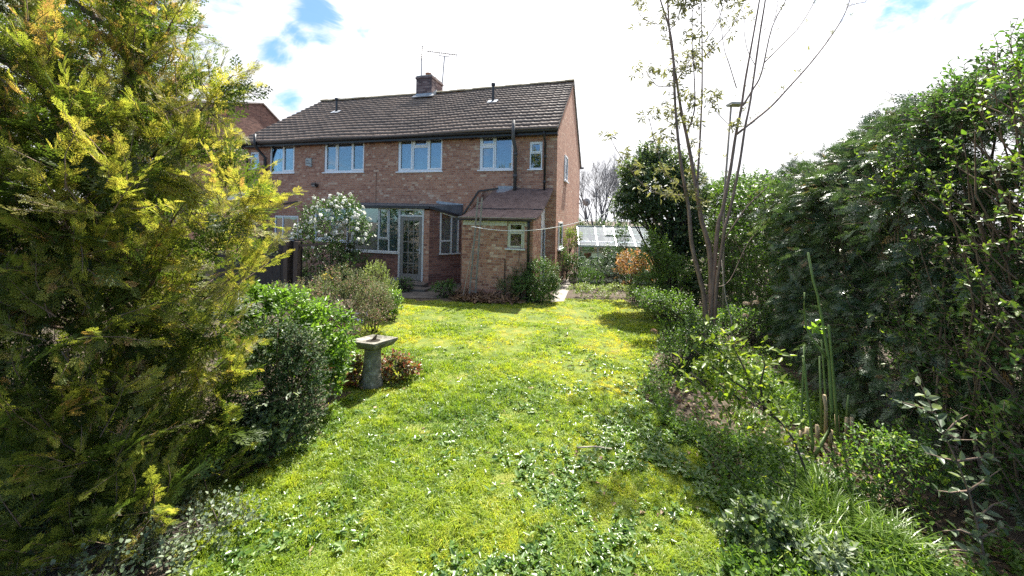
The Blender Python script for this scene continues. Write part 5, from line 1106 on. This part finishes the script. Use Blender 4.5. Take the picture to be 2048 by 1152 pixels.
sh('yellow_spirea', 'yellow-green leafy shrub beside the ivy-clad tree', 'shrub', 1330, 640, [(1310, 520, 30, 50), (1340, 560, 36, 50), (1300, 590, 36, 40), (1345, 620, 36, 40)], 1300, 6, .16, .055, 'hedge_light', rbias=.12, stems=14, up=.7)
sh('lawn_edge_shrub', 'loose green shrub overhanging the lawn edge below the ivy-clad tree', 'shrub', 1345, 680, [(1350, 625, 34, 34), (1300, 602, 30, 16), (1375, 655, 34, 34)], 600, 6, .19, .05, 'hedge_light', rbias=-.02, stems=12)
iv = sh('ivy_clad_tree', 'dark ivy-smothered tree standing at the far end of the hedge', 'tree', 1335, 612, [(1310, 375, 62, 62), (1285, 405, 46, 34), (1345, 430, 48, 80), (1320, 350, 40, 36), (1360, 520, 36, 80), (1280, 350, 34, 30), (1270, 390, 26, 22), (1340, 500, 30, 60), (1255, 415, 26, 26), (1300, 310, 22, 18), (1345, 330, 30, 24), (1380, 400, 30, 60), (1365, 600, 34, 60), (1390, 520, 26, 60), (1345, 470, 28, 30)], 5000, 7, .26, .085, 'ivy', tpl=[ROUND, OVATE], down=.75, rbias=.04, stems=16, stem_r=.06, foliage='crown')

# bare trees far beyond the greenhouse
def bare_tree(px, D, h, spread, label, seed, nstem):
    b = gnd(px, 0) if False else Vector((ray(px, 440).x * D, D, 0)); t = empty('bare_tree', b); tag(t, label, 'tree', 'bare trees beyond the greenhouse'); r = random.Random(seed); mb = MB(); P0 = []; P1 = []; RR = []
    def grow(p, d, l, rad, lv):
        q = p + d * l; P0.append(p); P1.append(q); RR.append(rad)
        if lv == 0: return
        for _ in range(3 if lv > 1 else 4):
            nd = (d + Vector((r.gauss(0, .36), r.gauss(0, .36), r.gauss(.16, .2)))).normalized(); grow(p.lerp(q, r.uniform(.45, 1)), nd, l * r.uniform(.55, .8), rad * .58, lv - 1)
    for i in range(nstem):
        a = 2 * math.pi * i / nstem; d = Vector((math.cos(a) * spread, math.sin(a) * spread, 1)).normalized(); grow(Vector((math.cos(a) * .3, math.sin(a) * .3, 0)), d, h * r.uniform(.38, .5), .07, 5)
    P0, P1, RR = np.array(P0), np.array(P1), np.array(RR); big = RR > .03
    V, Q = twig_arr(P0[big], P1[big], RR[big], RR[big] * .6, 5, .04); np_mesh('trunk', V, Q, None, M['bark_grey'], t); V, Q = twig_arr(P0[~big], P1[~big], RR[~big], RR[~big] * .5, 3, .05); np_mesh('crown', V, Q, None, M['bark_grey'], t)
bare_tree(1192, 30, 7.2, .24, 'leafless grey tree beyond the greenhouse, close to the gable wall', 3, 7)
bare_tree(1245, 34, 7.0, .2, 'thinner leafless tree half hidden by the ivy-clad tree', 8, 5)
fh = sh('dark_yew', 'dark narrow evergreen between the gable wall and the greenhouse', 'bush', 1160, 545, [(1160, 470, 9, 28), (1160, 500, 10, 40)], 300, 6, .15, .06, 'ivy')
lm = [(x, 26 + (x % 3) * .6, .9, 1.4, .9, 1.0 + .25 * math.sin(x * 2.1)) for x in np.arange(-4, 26, 1.1)]; p, o = lump_pts(lm, 5000, .85, 1.1); pos, yd, zd, sz, _, _ = sprigs(p, o, 3, .3, .2)
o = leaf_obj('far_hedge', OVATE, pos, yd, zd, sz, rng.random(len(pos)), M['choisya']); tag(o, 'far green hedge along the end of the gardens', 'hedge', kind='stuff')

# ------------------------------------------------------------------ the tall boundary hedge
def hline(D, off=0.0): return 2.95 + .277 * D + off          # where the hedge face runs
def hedge_lumps(D0, D1, h0, h1, step, rad, seed):
    r = np.random.default_rng(seed); L = []
    for D in np.arange(D0, D1, step):
        h = h0 + (h1 - h0) * (D - D0) / (D1 - D0)
        for z in np.arange(.35, h - rad * .6, rad * .95): L.append((hline(D) + rad * .9 + r.normal() * .12, D + r.normal() * .1, z, rad * (.9 + .3 * r.random()), rad * (.9 + .35 * r.random()), rad * (.9 + .3 * r.random())))
        L.append((hline(D) + rad * .9 + r.normal() * .1, D, h - rad * .75, rad, rad, rad * .8))
    return L
def hedge(name, label, base, L, n, m, tw, size, mat, tpl, rb=0.0, bark='bark_brown', facing=True, stems=20, inner=.72):
    t = empty(name, base); tag(t, label, 'hedge', 'stretches of leafy boundary hedge'); B = np.array(base); L = [(x - B[0], y - B[1], z, a, b_, c) for x, y, z, a, b_, c in L]
    p, o = lump_pts(L, n, inner, 1.08, .05, .5)
    if facing: k = (o[:, 0] < .25) | (o[:, 2] > .5) | (rng.random(len(o)) < .25); p, o = p[k], o[k]
    pos, yd, zd, sz, t0, t1 = sprigs(p, o, m, tw, size, .3); cl = fbm(p[:, 1] * 2 + 7, p[:, 2] * 2 + 3, 9, 4)
    mb = MB(); ids = rng.choice(len(p), stems * 6, replace=False)
    for i in ids:
        e = Vector(p[i]); b0 = Vector((e.x * .6 + .35, e.y + rng.normal() * .2, max(0, e.z - .9 - rng.random()))); mb.tube([b0, b0.lerp(e, .5) + Vector((rng.normal() * .05, rng.normal() * .05, .06)), e], [.014, .010, .003], 4, False)
    mb2 = mb
    mb = MB()
    ys = [l[1] for l in L]
    for i in range(stems):
        y = min(ys) + (max(ys) - min(ys)) * rng.random(); x = (y + B[1]) * .277 + 2.95 - B[0] + .15 + .5 * rng.random(); hh = 1.2 + 1.4 * rng.random(); mb.tube([(x, y, -.02), (x + rng.normal() * .06, y + rng.normal() * .08, hh * .5), (x + rng.normal() * .15, y + rng.normal() * .15, hh)], [.022, .018, .01], 6, False)
    leaf_obj('foliage', tpl, pos, yd, zd, sz, np.clip(np.tile(cl, m) * .8 + rng.normal(size=len(pos)) * .2 + rb, 0, 1), M[mat], t, [twig_arr(t0, t1, .004, .0015, 3, .06), mb_arr(mb2), mb_arr(mb)], M[bark])
    return t
Lf = hedge_lumps(5.9, 12.5, 3.05, 3.5, .6, .55, 1)
hedge('privet_hedge', 'light green leafy hedge at the far end of the boundary, beyond the dark conifer hedge', (hline(8), 8, 0), Lf, 11000, 7, .17, .07, 'hedge_light', [OVATE, ROUND], -.18)
# conifer stretch
Lc = hedge_lumps(3.05, 6.3, 3.62, 3.15, .5, .55, 2)
hb_ = Vector((hline(4.6), 4.6, 0)); t = empty('conifer_hedge', hb_); tag(t, 'dark blue-green conifer hedge with drooping sprays in the middle of the boundary', 'hedge'); B = np.array(hb_)
L = [(x - B[0], y - B[1], z, a, b_, c) for x, y, z, a, b_, c in Lc]
p, o = lump_pts(L, 6500, .6, 1.1, .12, .6); k = (o[:, 0] < .3) | (o[:, 2] > .5) | (rng.random(len(o)) < .2); p, o = p[k], o[k]
P, Y, Z, S, t0, t1 = conifer_sprays(p, o, 8, .26, .15, -.05, .45, .5); LEY = [spray_tpl(8, 2, .034, .7, s, .4) for s in (11, 12)]
cl = np.tile(fbm(p[:, 1] * 2, p[:, 2] * 2, 13, 4), 8); rnd = np.clip(cl * .85 + rng.normal(size=len(P)) * .18, 0, .92); rnd[rng.random(len(P)) < .012] = 1
mb = MB()
for i in range(14):
    y = 3.1 + 3.0 * rng.random(); x = hline(y) + .15 + .4 * rng.random(); mb.tube([(x - B[0], y - B[1], 0), (x - B[0] + .03, y - B[1] + rng.normal() * .06, 1.2), (x - B[0] + rng.normal() * .1, y - B[1] + rng.normal() * .1, 2.6)], [.035, .028, .012], 7)
mb.build('trunk', M['bark_brown'], t, smooth=True)
mb = MB()
for i in rng.choice(len(p), 110, replace=False):
    e = Vector(p[i]); b0 = Vector((e.x * .4 + .45, e.y + rng.normal() * .2, max(.1, e.z - .25))); mb.tube([b0, b0.lerp(e, .6), e], [.014, .009, .003], 4, False)
leaf_obj('foliage', LEY, P, Y, Z, S, rnd, M['leyland'], t, [twig_arr(t0, t1, .004, .002, 3, .06), mb_arr(mb)], M['bark_brown'])
# near stretch: tall privet with open woody base
Ln = hedge_lumps(1.5, 3.35, 4.1, 3.6, .42, .42, 3); Ln = [l for l in Ln if l[2] > 1.0 or random.Random(int(l[1] * 77 + l[2] * 10)).random() < .6]
hedge('privet_hedge', 'tall near hedge of fresh oval leaves with bare brown stems showing, nearest the camera', (hline(2.4), 2.4, 0), Ln, 4800, 7, .20, .055, 'privet', [OVATE, leaf_tpl(.24, .1, .15)], -.06, stems=26, inner=.6)

# added sprigs of brighter leaf colour, standing in for sunlit leaves of the hedge
sb0 = Vector((hline(2.7) - .1, 2.7, 0)); t = empty('sunlit_tone_sprigs', sb0); tag(t, 'brown stems with added bright yellow-green sprigs imitating sunlit leaves in front of the dark conifer hedge', 'shrub')
P_ = []; mb = MB(); wd_ = []
for i in range(210):
    px = 1660 + 400 * rng.random() ** .8; py = (330 - (px - 1660) * .55) + rng.random() * (560 + (px - 1660) * .5); r = ray(px, py)
    D = max(1.75, (2.95 / (r.x - .277)) - .12 - .35 * rng.random()) if r.x > .4 else 3.2
    D = min(D, 5.2); q = at(px, py, D) - sb0
    if q.z < .35: continue
    P_.append(np.array(q))
    if i % 2 == 0:
        b_ = Vector((q.x * .7 + .35, q.y + rng.normal() * .25, max(.2, q.z - .4 - .5 * rng.random()))); mb.tube([b_, b_.lerp(q, .5) + Vector((rng.normal() * .04, rng.normal() * .04, .03)), q], [.008, .006, .003], 4, False)
for pts, r_ in (([(1905, 330), (1900, 430), (1888, 560), (1878, 720), (1870, 860)], .020), ([(1990, 420), (1984, 500), (1965, 570), (1960, 760), (1950, 900)], .018), ([(1768, 540), (1785, 590), (1804, 640), (1815, 760), (1818, 880)], .016), ([(1920, 250), (1935, 330), (1950, 420), (1985, 560)], .014), ([(1870, 560), (1840, 600), (1810, 690)], .010), ([(1850, 380), (1870, 430), (1880, 480)], .012)):
    W_ = [at(x, y, 2.95 / (ray(x, y).x - .277) - .03) - sb0 for x, y in pts]; mb.tube(W_, [r_ * (.25 + .3 * i / (len(W_) - 1)) for i in range(len(W_))], 6, False)
P_ = np.array(P_); o = unit(np.tile([[-.8, -.35, .25]], (len(P_), 1)) + rng.normal(size=P_.shape) * .4)
pos, yd, zd, sz, t0, t1 = sprigs(P_, o, 8, .16, .05, .4, .95, .4)
hm = [mb_arr(mb)]; hm = [(v, q) for v, q in hm]
leaf_obj('foliage', [OVATE, leaf_tpl(.24, .1, .15)], pos, yd, zd, sz, np.clip(.72 + rng.normal(size=len(pos)) * .25, 0, 1), M['hedge_light'], t, [twig_arr(t0, t1, .003, .0015, 3, .06)] + hm, M['bark_brown'])

# ------------------------------------------------------------------ young tree with sparse new leaves
tb_ = gnd(1430, 690); TD = tb_.y; yt = empty('young_tree', tb_); tag(yt, 'slender many-stemmed young tree with smooth purple-brown bark and sparse new leaves', 'tree')
ST = [([(1411, 690), (1409, 600), (1396, 543), (1383, 486), (1377, 416), (1362, 328), (1351, 219), (1346, 109), (1338, 55), (1318, -10), (1300, -90)], .050, .0, 1),
      ([(1432, 696), (1425, 640), (1420, 509), (1404, 444), (1399, 416), (1384, 328), (1373, 270), (1362, 219), (1351, 146), (1340, 73), (1335, -5), (1330, -120)], .058, .1, 1),
      ([(1397, 400), (1395, 365), (1400, 277), (1404, 182), (1404, 73), (1402, -20), (1405, -100)], .026, .25, 1),
      ([(1374, 266), (1389, 219), (1388, 146), (1384, 73), (1388, -30)], .016, -.1, 1),
      ([(1421, 512), (1434, 470), (1446, 416), (1461, 339), (1471, 273), (1482, 219), (1490, 164), (1501, 102), (1519, 0), (1530, -80)], .040, .15, 0),
      ([(1428, 650), (1433, 574), (1441, 517), (1449, 460), (1461, 416), (1479, 328), (1490, 255), (1501, 200), (1519, 73), (1532, -10), (1540, -90)], .036, -.15, 0),
      ([(1486, 211), (1505, 180), (1523, 146), (1544, 55), (1576, -10), (1590, -70)], .018, -.1, 0),
      ([(1528, 126), (1574, 80), (1603, 47), (1632, -4), (1650, -60)], .010, .1, 0),
      ([(1474, 268), (1508, 241), (1544, 211), (1581, 171), (1617, 131), (1654, 84), (1683, 40), (1698, 5), (1710, -40)], .022, .0, 0),
      ([(1697, 12), (1715, 7), (1731, 4)], .006, 0, 0),
      ([(1370, 390), (1326, 390), (1289, 372), (1260, 339), (1235, 303), (1225, 284)], .012, -.2, 1),
      ([(1374, 380), (1337, 354), (1324, 330), (1311, 288), (1298, 237)], .009, -.3, 1),
      ([(1346, 171), (1318, 173), (1304, 160), (1293, 144)], .008, 0, 1), ([(1332, 48), (1308, 47), (1282, 33), (1275, 10)], .008, 0, 1), ([(1352, 250), (1338, 244), (1328, 228)], .006, 0, 1),
      ([(1409, 113), (1442, 80), (1472, 40), (1490, -5)], .010, .2, 1), ([(1408, 86), (1435, 44), (1450, 0)], .009, .2, 1), ([(1473, 176), (1457, 124), (1448, 95), (1439, 22)], .009, .1, 0),
      ([(1470, 260), (1435, 226), (1419, 197)], .006, .1, 1), ([(1447, 482), (1490, 419), (1534, 375), (1563, 350), (1596, 313)], .014, -.25, 0), ([(1355, 160), (1376, 125), (1390, 110)], .007, 0, 1), ([(1352, 146), (1370, 140), (1392, 120)], .006, 0, 1),
      ([(1362, 290), (1345, 275), (1322, 278)], .006, 0, 1), ([(1340, 60), (1358, 30), (1364, 0)], .008, 0, 1), ([(1528, 60), (1548, 40), (1556, 5)], .006, 0, 0), ([(1510, 130), (1495, 100), (1488, 60), (1490, 36)], .006, .0, 0), ([(1432, 574), (1460, 560), (1500, 480), (1560, 420)], .008, .2, 0)]
first = True; LP = []; LY = []; LS = []; kinds = []
for pts, r_, dD, leafy in ST:
    n = len(pts); W_ = []
    for i, (px, py) in enumerate(pts): W_.append(at(px, py, TD + dD * min(1, i / 3) + (0 if n < 7 else .0)) - tb_)
    if r_ > .033: W_[0].z = -.03
    # smooth the line a little
    fine_ = []
    for i in range(n - 1):
        a_, b_, c_, d_ = W_[max(i - 1, 0)], W_[i], W_[i + 1], W_[min(i + 2, n - 1)]
        for q in range(4):
            f = q / 4; fine_.append(.5 * ((2 * b_) + (c_ - a_) * f + (2 * a_ - 5 * b_ + 4 * c_ - d_) * f * f + (3 * b_ - a_ - 3 * c_ + d_) * f ** 3))
    fine_.append(W_[-1]); m_ = len(fine_)
    r_ = r_ * 1.02; tip = .005 if r_ < .0306 else .010
    mb = MB(); mb.tube(fine_, [(r_ + (tip - r_) * (i / (m_ - 1)) ** .8) * (1 + .05 * math.sin(i * 2.3)) for i in range(m_)], 8); mb.build('trunk' if r_ > .0306 else 'branch', M['bark_purple'], yt, smooth=True)
    for i in range(m_ - 1):
        a_, b_ = fine_[i], fine_[i + 1]; l = (b_ - a_).length; zz = a_.z
        if zz < 2.3: continue
        rate = (4.2 if leafy else 3.4) * (1.6 if r_ < .025 else .8)
        for _ in range(rng.poisson(l * rate) + (2 if i == m_ - 2 else 0)):
            f = rng.random() if i < m_ - 2 else 1; c = a_.lerp(b_, f); s_ = Vector(rand_dirs(1)[0]); s_.z = abs(s_.z) * .6 + .3; s_.normalize(); ln = .05 + .16 * rng.random()
            tw = c + s_ * ln; LP.append(np.array(c)); LY.append(np.array(tw)); kinds.append(leafy)
for _ in range(150):                       # the leafier top
    c = np.array((-.28 + rng.normal() * .34, .25 + rng.normal() * .2, 6.9 + rng.normal() * .30))
    if c[2] < 6.45: continue
    LP.append(c - np.array((0, 0, .12)) + rng.normal(size=3) * .05); LY.append(c); kinds.append(1)
C0, C1 = np.array(LP), np.array(LY); kd = np.array(kinds)
pos = []; yd = []; sz = []
for c, kk in zip(C1, kd):
    for _ in range(int(rng.integers(5, 12)) if kk else int(rng.integers(1, 3))):
        pos.append(c + rng.normal(size=3) * (.05 if kk else .008)); yd.append(unit(rng.normal(size=3) * np.array([1, 1, .5]) + np.array([0, 0, -.55 if kk else .8]))); sz.append((.065 + .085 * rng.random()) if kk else (.05 + .06 * rng.random()))
pos, yd, sz = map(np.array, (pos, yd, sz)); leaf_obj('foliage', [LOBED, NARROW, LOBED], pos, yd, rand_dirs(len(pos)), sz, rng.random(len(pos)), M['tree_leaf'], yt, [twig_arr(C0, C1, .0035, .0018, 4, .08)], M['bark_purple'])
# second thin cut stem beside it
g0 = gnd(1465, 720); e = empty('cut_sapling', g0); tag(e, 'sawn-off sapling stump with one pale dead shoot, beside the young tree', 'stump')
q = [at(x, y, g0.y) - g0 for x, y in ((1465, 720), (1464, 690), (1462, 672))]; MB().tube(q, [.034, .03, .028], 8).build('stump', M['bark_purple'], e, smooth=True)
q = [at(x, y, g0.y - .02) - g0 for x, y in ((1464, 676), (1463, 640), (1452, 600), (1447, 560), (1443, 520))]; MB().tube(q, [.012, .01, .008, .006, .003], 6).build('shoot', M['twig_pale'], e, smooth=True)
# bird table on a thin post behind the tree
D_ = 7.1; tp = at(1473, 209, D_); bt = empty('bird_table', (at(1452, 400, D_).x, D_, 0)); tag(bt, 'flat weathered bird tray on a tall thin post among the young tree stems', 'bird table'); b_ = bt.location
MB().tube([(0, 0, -.05), tuple(at(1448, 400, D_) - b_), tuple(at(1462, 214, D_) - b_)], [.022, .02, .018], 7).build('post', M['grey_wood'], bt, smooth=True)
c = at(1472, 209, D_) - b_; mb = MB(); mb.box(c.x - .12, c.x + .12, c.y - .10, c.y + .10, c.z - .02, c.z - .01).box(c.x - .14, c.x + .14, c.y - .10, c.y - .085, c.z - .01, c.z + .02).box(c.x - .14, c.x + .14, c.y + .085, c.y + .10, c.z - .01, c.z + .02).box(c.x - .14, c.x - .125, c.y - .085, c.y + .085, c.z - .01, c.z + .02).box(c.x + .125, c.x + .14, c.y - .085, c.y + .085, c.z - .01, c.z + .02); mb.build('tray', M['pale_grey'], bt)

# ------------------------------------------------------------------ right-hand bed
b0 = gnd(1634, 988)
stem_plant('arching_shrub', 'dark arching branch with bright yellow-green leaves bending over the bed', 'shrub', b0.y, [
    [(1634, 990), (1612, 942, .05), (1586, 877, .1), (1563, 846, .15), (1536, 827, .2), (1505, 808, .25), (1470, 797, .3), (1430, 792, .3), (1395, 790, .3)],
    [(1560, 844, .15), (1500, 785, .2), (1444, 747, .3), (1415, 728, .35), (1390, 700, .35)], [(1505, 788, .2), (1490, 740, .2), (1470, 700, .25), (1455, 672, .3)], [(1470, 765, .3), (1450, 715, .3), (1425, 685, .35), (1410, 675, .35)],
    [(1530, 825, .2), (1520, 770, .15), (1530, 730, .1), (1524, 708, .1)], [(1444, 747, .3), (1400, 745, .3), (1372, 760, .3)], [(1430, 792, .3), (1400, 760, .2), (1380, 745, .2)], [(1480, 799, .3), (1440, 770, .2), (1410, 775, .2)]],
    'yellow', .062, 105, 'bark_dark', .011, rbias=.26, base=b0, start=.3, spray=.09)
stem_plant('thin_black_twigs', 'few thin blackish twigs with scattered small leaves rising before the stone slab', 'shrub', 2.9, [[(1606, 1030), (1575, 950), (1560, 915), (1545, 880)], [(1606, 1030), (1560, 975), (1525, 950), (1490, 930)], [(1590, 990), (1590, 900), (1555, 800)], [(1480, 960), (1450, 930), (1400, 890), (1390, 885)]], 'yellow', .035, 9, 'bark_dark', .005, rbias=.4, base=gnd(1606, 1030), start=.35)
b0 = gnd(1975, 1150)
stem_plant('cotoneaster_shrub', 'upright bare-stemmed shrub with paired felted grey-green leaves in front of the tall near hedge', 'shrub', b0.y, [
    [(1975, 1152), (1961, 1077), (1937, 982), (1914, 923), (1886, 865), (1859, 806), (1835, 757)], [(1890, 870), (1910, 845), (1935, 830)], [(1870, 828), (1840, 815), (1800, 803)], [(1914, 923), (1880, 915), (1850, 905)], [(1914, 923), (1960, 915), (2010, 915)], [(1937, 982), (1970, 960), (2000, 940)],
    [(1937, 982), (1900, 985), (1870, 980)], [(1961, 1077), (1920, 1060), (1885, 1062)], [(1961, 1077), (2000, 1055), (2030, 1060)], [(1968, 1110), (1920, 1100), (1860, 1100)], [(1886, 865), (1920, 880), (1955, 880)], [(1950, 1040), (1985, 1010), (2015, 1000)]], 'grey_leaf', .062, 24, 'bark_brown', .008, rbias=.5, base=b0, start=.05)
# cluster of tall cut stalks
b0 = gnd(1645, 905); sk = empty('stalk_clump', b0); tag(sk, 'clump of tall thick green flower stalks with straw sheaths at their bases', 'plant'); D_ = b0.y
SK = [([(1622, 917), (1626, 885), (1616, 808), (1609, 732), (1606, 712), (1603, 714)], .014, -.03), ([(1601, 888), (1603, 827), (1607, 732), (1609, 690)], .012, .1), ([(1626, 919), (1642, 890), (1658, 862), (1664, 820), (1658, 724), (1647, 655), (1635, 590), (1626, 560), (1616, 505)], .017, -.08), ([(1655, 718), (1638, 695), (1624, 678), (1612, 655), (1608, 612), (1609, 585)], .011, -.08), ([(1677, 906), (1673, 827), (1664, 720), (1658, 655), (1657, 650)], .015, .06), ([(1643, 877), (1641, 789), (1639, 713)], .011, .15), ([(1652, 860), (1651, 789), (1645, 705), (1643, 680)], .011, .2), ([(1693, 858), (1695, 810), (1697, 790)], .014, .15)]
for pts, r_, dd_ in SK:
    W_ = [at(x, y, D_ + dd_) - b0 for x, y in pts]; mb = MB(); mb.tube(W_, [.85 * r_ * (1.1 - .55 * i / len(W_)) * (1.12 if i % 2 else .96) for i in range(len(W_))], 9); o = mb.build('stalk', M['stalk'], sk, smooth=True)
for pts in ([(1678, 908), (1676, 870), (1673, 830)], [(1602, 890), (1602, 862)], [(1652, 862), (1652, 815), (1648, 790)], [(1693, 862), (1694, 835)], [(1660, 890), (1662, 860)], [(1636, 880), (1634, 850)], [(1706, 880), (1704, 835)], [(1612, 884), (1614, 855)]):
    W_ = [at(x, y, D_ + .08) - b0 for x, y in pts]; W_[0].z = max(0, W_[0].z - .05); mb = MB(); mb.tube(W_, [.017] + [.016] * (len(W_) - 1), 8); mb.build('sheath', M['straw'], sk, smooth=True)
c = np.array([at(1632 + rng.normal() * 4, 655 + rng.normal() * 6, D_ - .08) - b0 for _ in range(16)]); leaf_obj('young_leaf', OVATE, c, rand_dirs(16), rand_dirs(16), .07, .7 + .3 * rng.random(16), M['laurel'], sk)
# stone slab
g0 = gnd(1572, 928); e = empty('stone_slab', g0); q = [gnd(*p) - g0 for p in ((1520, 958), (1540, 896), (1580, 902), (1640, 936), (1618, 966), (1560, 972))]
mb = MB(); tp_ = [(v.x, v.y, .045) for v in q]; bt_ = [(v.x * 1.02, v.y * 1.02, -.02) for v in q]; mb.face(*tp_[::-1])
for i in range(6): mb.face(tp_[i], tp_[(i + 1) % 6], bt_[(i + 1) % 6], bt_[i])
o = mb.build('slab', M['slab'], e, bevel=.012); tag(e, 'pale flat stone slab lying in the bed under the arching branch', 'stone')
for px, py, s_ in ((1563, 938, .03), (1570, 915, .022)):
    g1 = gnd(px, py, .045); e2 = empty('pebble', g1); tag(e2, 'small grey pebble lying on the pale slab' if s_ > .025 else 'tiny dark pebble lying toward the far edge of the pale slab', 'pebble', 'pebbles on the slab'); mb = MB(); mb.lathe([(0, 0), (s_ * .8, .003), (s_, s_ * .4), (s_ * .6, s_ * .8), (0, s_ * .9)], 10); mb.build('stone', M['concrete'] if s_ > .025 else M['bark_dark'], e2, smooth=True)
# grass tufts and leafy plants in the near corner
for px, py, n, L, lab in ((1640, 1010, 420, .34, 'bright arching clump of strap leaves at the foot of the arching branch'), (1720, 1080, 420, .36, 'large arching clump of strap leaves before the near hedge'), (1620, 1110, 360, .32, 'arching clump of strap leaves at the front edge of the bed'), (1530, 1010, 160, .2, 'small grassy tuft on the lawn edge'), (1800, 1130, 300, .34, 'shaded clump of strap leaves beside the grey-leaved shrub'), (1570, 800, 200, .26, 'grassy clump near the tall green stalks'), (1510, 850, 150, .2, 'sparse grassy clump under the arching branch')):
    g0 = gnd(px, py); e = empty('strap_leaf_clump', g0); tag(e, lab, 'plant', 'strap-leaved clumps in the beds'); cr = [(rng.normal() * .12, rng.normal() * .1, 0) for _ in range(6)]; blades('foliage', cr, n, L, .0042, 'strap', .05, (.4, 1.25), parent=e)
sh('dark_leafy_plant', 'dark green leafy plant at the lawn edge in the near corner', 'plant', 1520, 1100, [(1520, 1060, 50, 45), (1490, 1100, 40, 35), (1560, 1090, 40, 36)], 300, 5, .1, .05, 'ivy', tpl=[OVATE, ROUND], stems=4, stem_r=.004)
sh('pale_leaf_plant', 'small plant with large pale leaves at the bottom of the bed', 'plant', 1650, 1150, [(1650, 1120, 50, 30), (1700, 1130, 30, 20)], 60, 5, .1, .055, 'grey_leaf', stems=4, stem_r=.004, rbias=.2)
sh('brambly_shrub', 'twiggy low shrub under the near hedge behind the strap leaves', 'shrub', 1780, 1010, [(1770, 930, 70, 55), (1830, 950, 60, 70), (1720, 960, 50, 40)], 420, 5, .14, .042, 'privet', stems=12, stem_r=.006, rbias=.1)
sh('bed_bush', 'dark rambling bush at the lawn edge before the young tree', 'bush', 1345, 745, [(1365, 705, 36, 34), (1395, 680, 36, 40), (1430, 720, 34, 32), (1350, 735, 24, 18)], 520, 6, .18, .045, 'hedge_light', rbias=-.12, stems=10)
sh('bed_bush', 'bushy greenery behind the young tree at the foot of the far hedge', 'bush', 1500, 690, [(1500, 655, 60, 36), (1560, 670, 50, 40), (1460, 650, 40, 30)], 700, 6, .14, .045, 'privet', rbias=-.02, stems=10)
# dry flower heads
g0 = gnd(1530, 690); e = empty('dry_hydrangea', g0); tag(e, 'three dried beige flower heads on thin stems in front of the conifer hedge', 'plant', 'dried flower heads')
for px, py, r_ in ((1493, 608, .055), (1512, 605, .045), (1491, 632, .05)):
    c = at(px, py, g0.y - .3) - g0; MB().tube([(0, 0, 0), tuple(c * .5 + Vector((.05, 0, .1))), tuple(c)], .004, 5).build('stem', M['twig_pale'], e); d_ = rand_dirs(70); d_[:, 2] = np.abs(d_[:, 2]) * .6; leaf_obj('flower_head', ROUND, np.array(c) + d_ * r_, unit(np.cross(d_, rand_dirs(70))), unit(d_), .028, rng.random(70), M['dry_head'], e)
g0 = gnd(1335, 720); e = empty('dry_hydrangea', g0); tag(e, 'single brown dead flower head leaning over the lawn edge', 'plant', 'dried flower heads'); c = at(1308, 663, g0.y) - g0; MB().tube([(0, 0, 0), tuple(c * .6 + Vector((0, 0, .05))), tuple(c)], .004, 5).build('stem', M['bark_dark'], e); d_ = rand_dirs(60); d_[:, 2] = np.abs(d_[:, 2]) * .6; leaf_obj('flower_head', ROUND, np.array(c) + d_ * .05, unit(np.cross(d_, rand_dirs(60))), unit(d_), .03, rng.random(60), M['dead_leaf'], e)
# twig on the lawn, thin stakes
g0 = gnd(1190, 896, .04); tw = MB().tube([(-.17, .0, 0), (0, .01, .008), (.16, -.01, .0)], .007, 6).build('fallen_stick', M['twig_pale'], None, smooth=True); tw.location = g0; tag(tw, 'short pale stick lying on the lawn', 'stick')
g0 = gnd(1563, 786); e = MB().box(-.018, .018, -.018, .018, -.03, .16).build('garden_stake', M['bark_dark'], None, bevel=.004); e.location = g0; tag(e, 'short dark stake stuck in the bed near the stalks', 'stake')
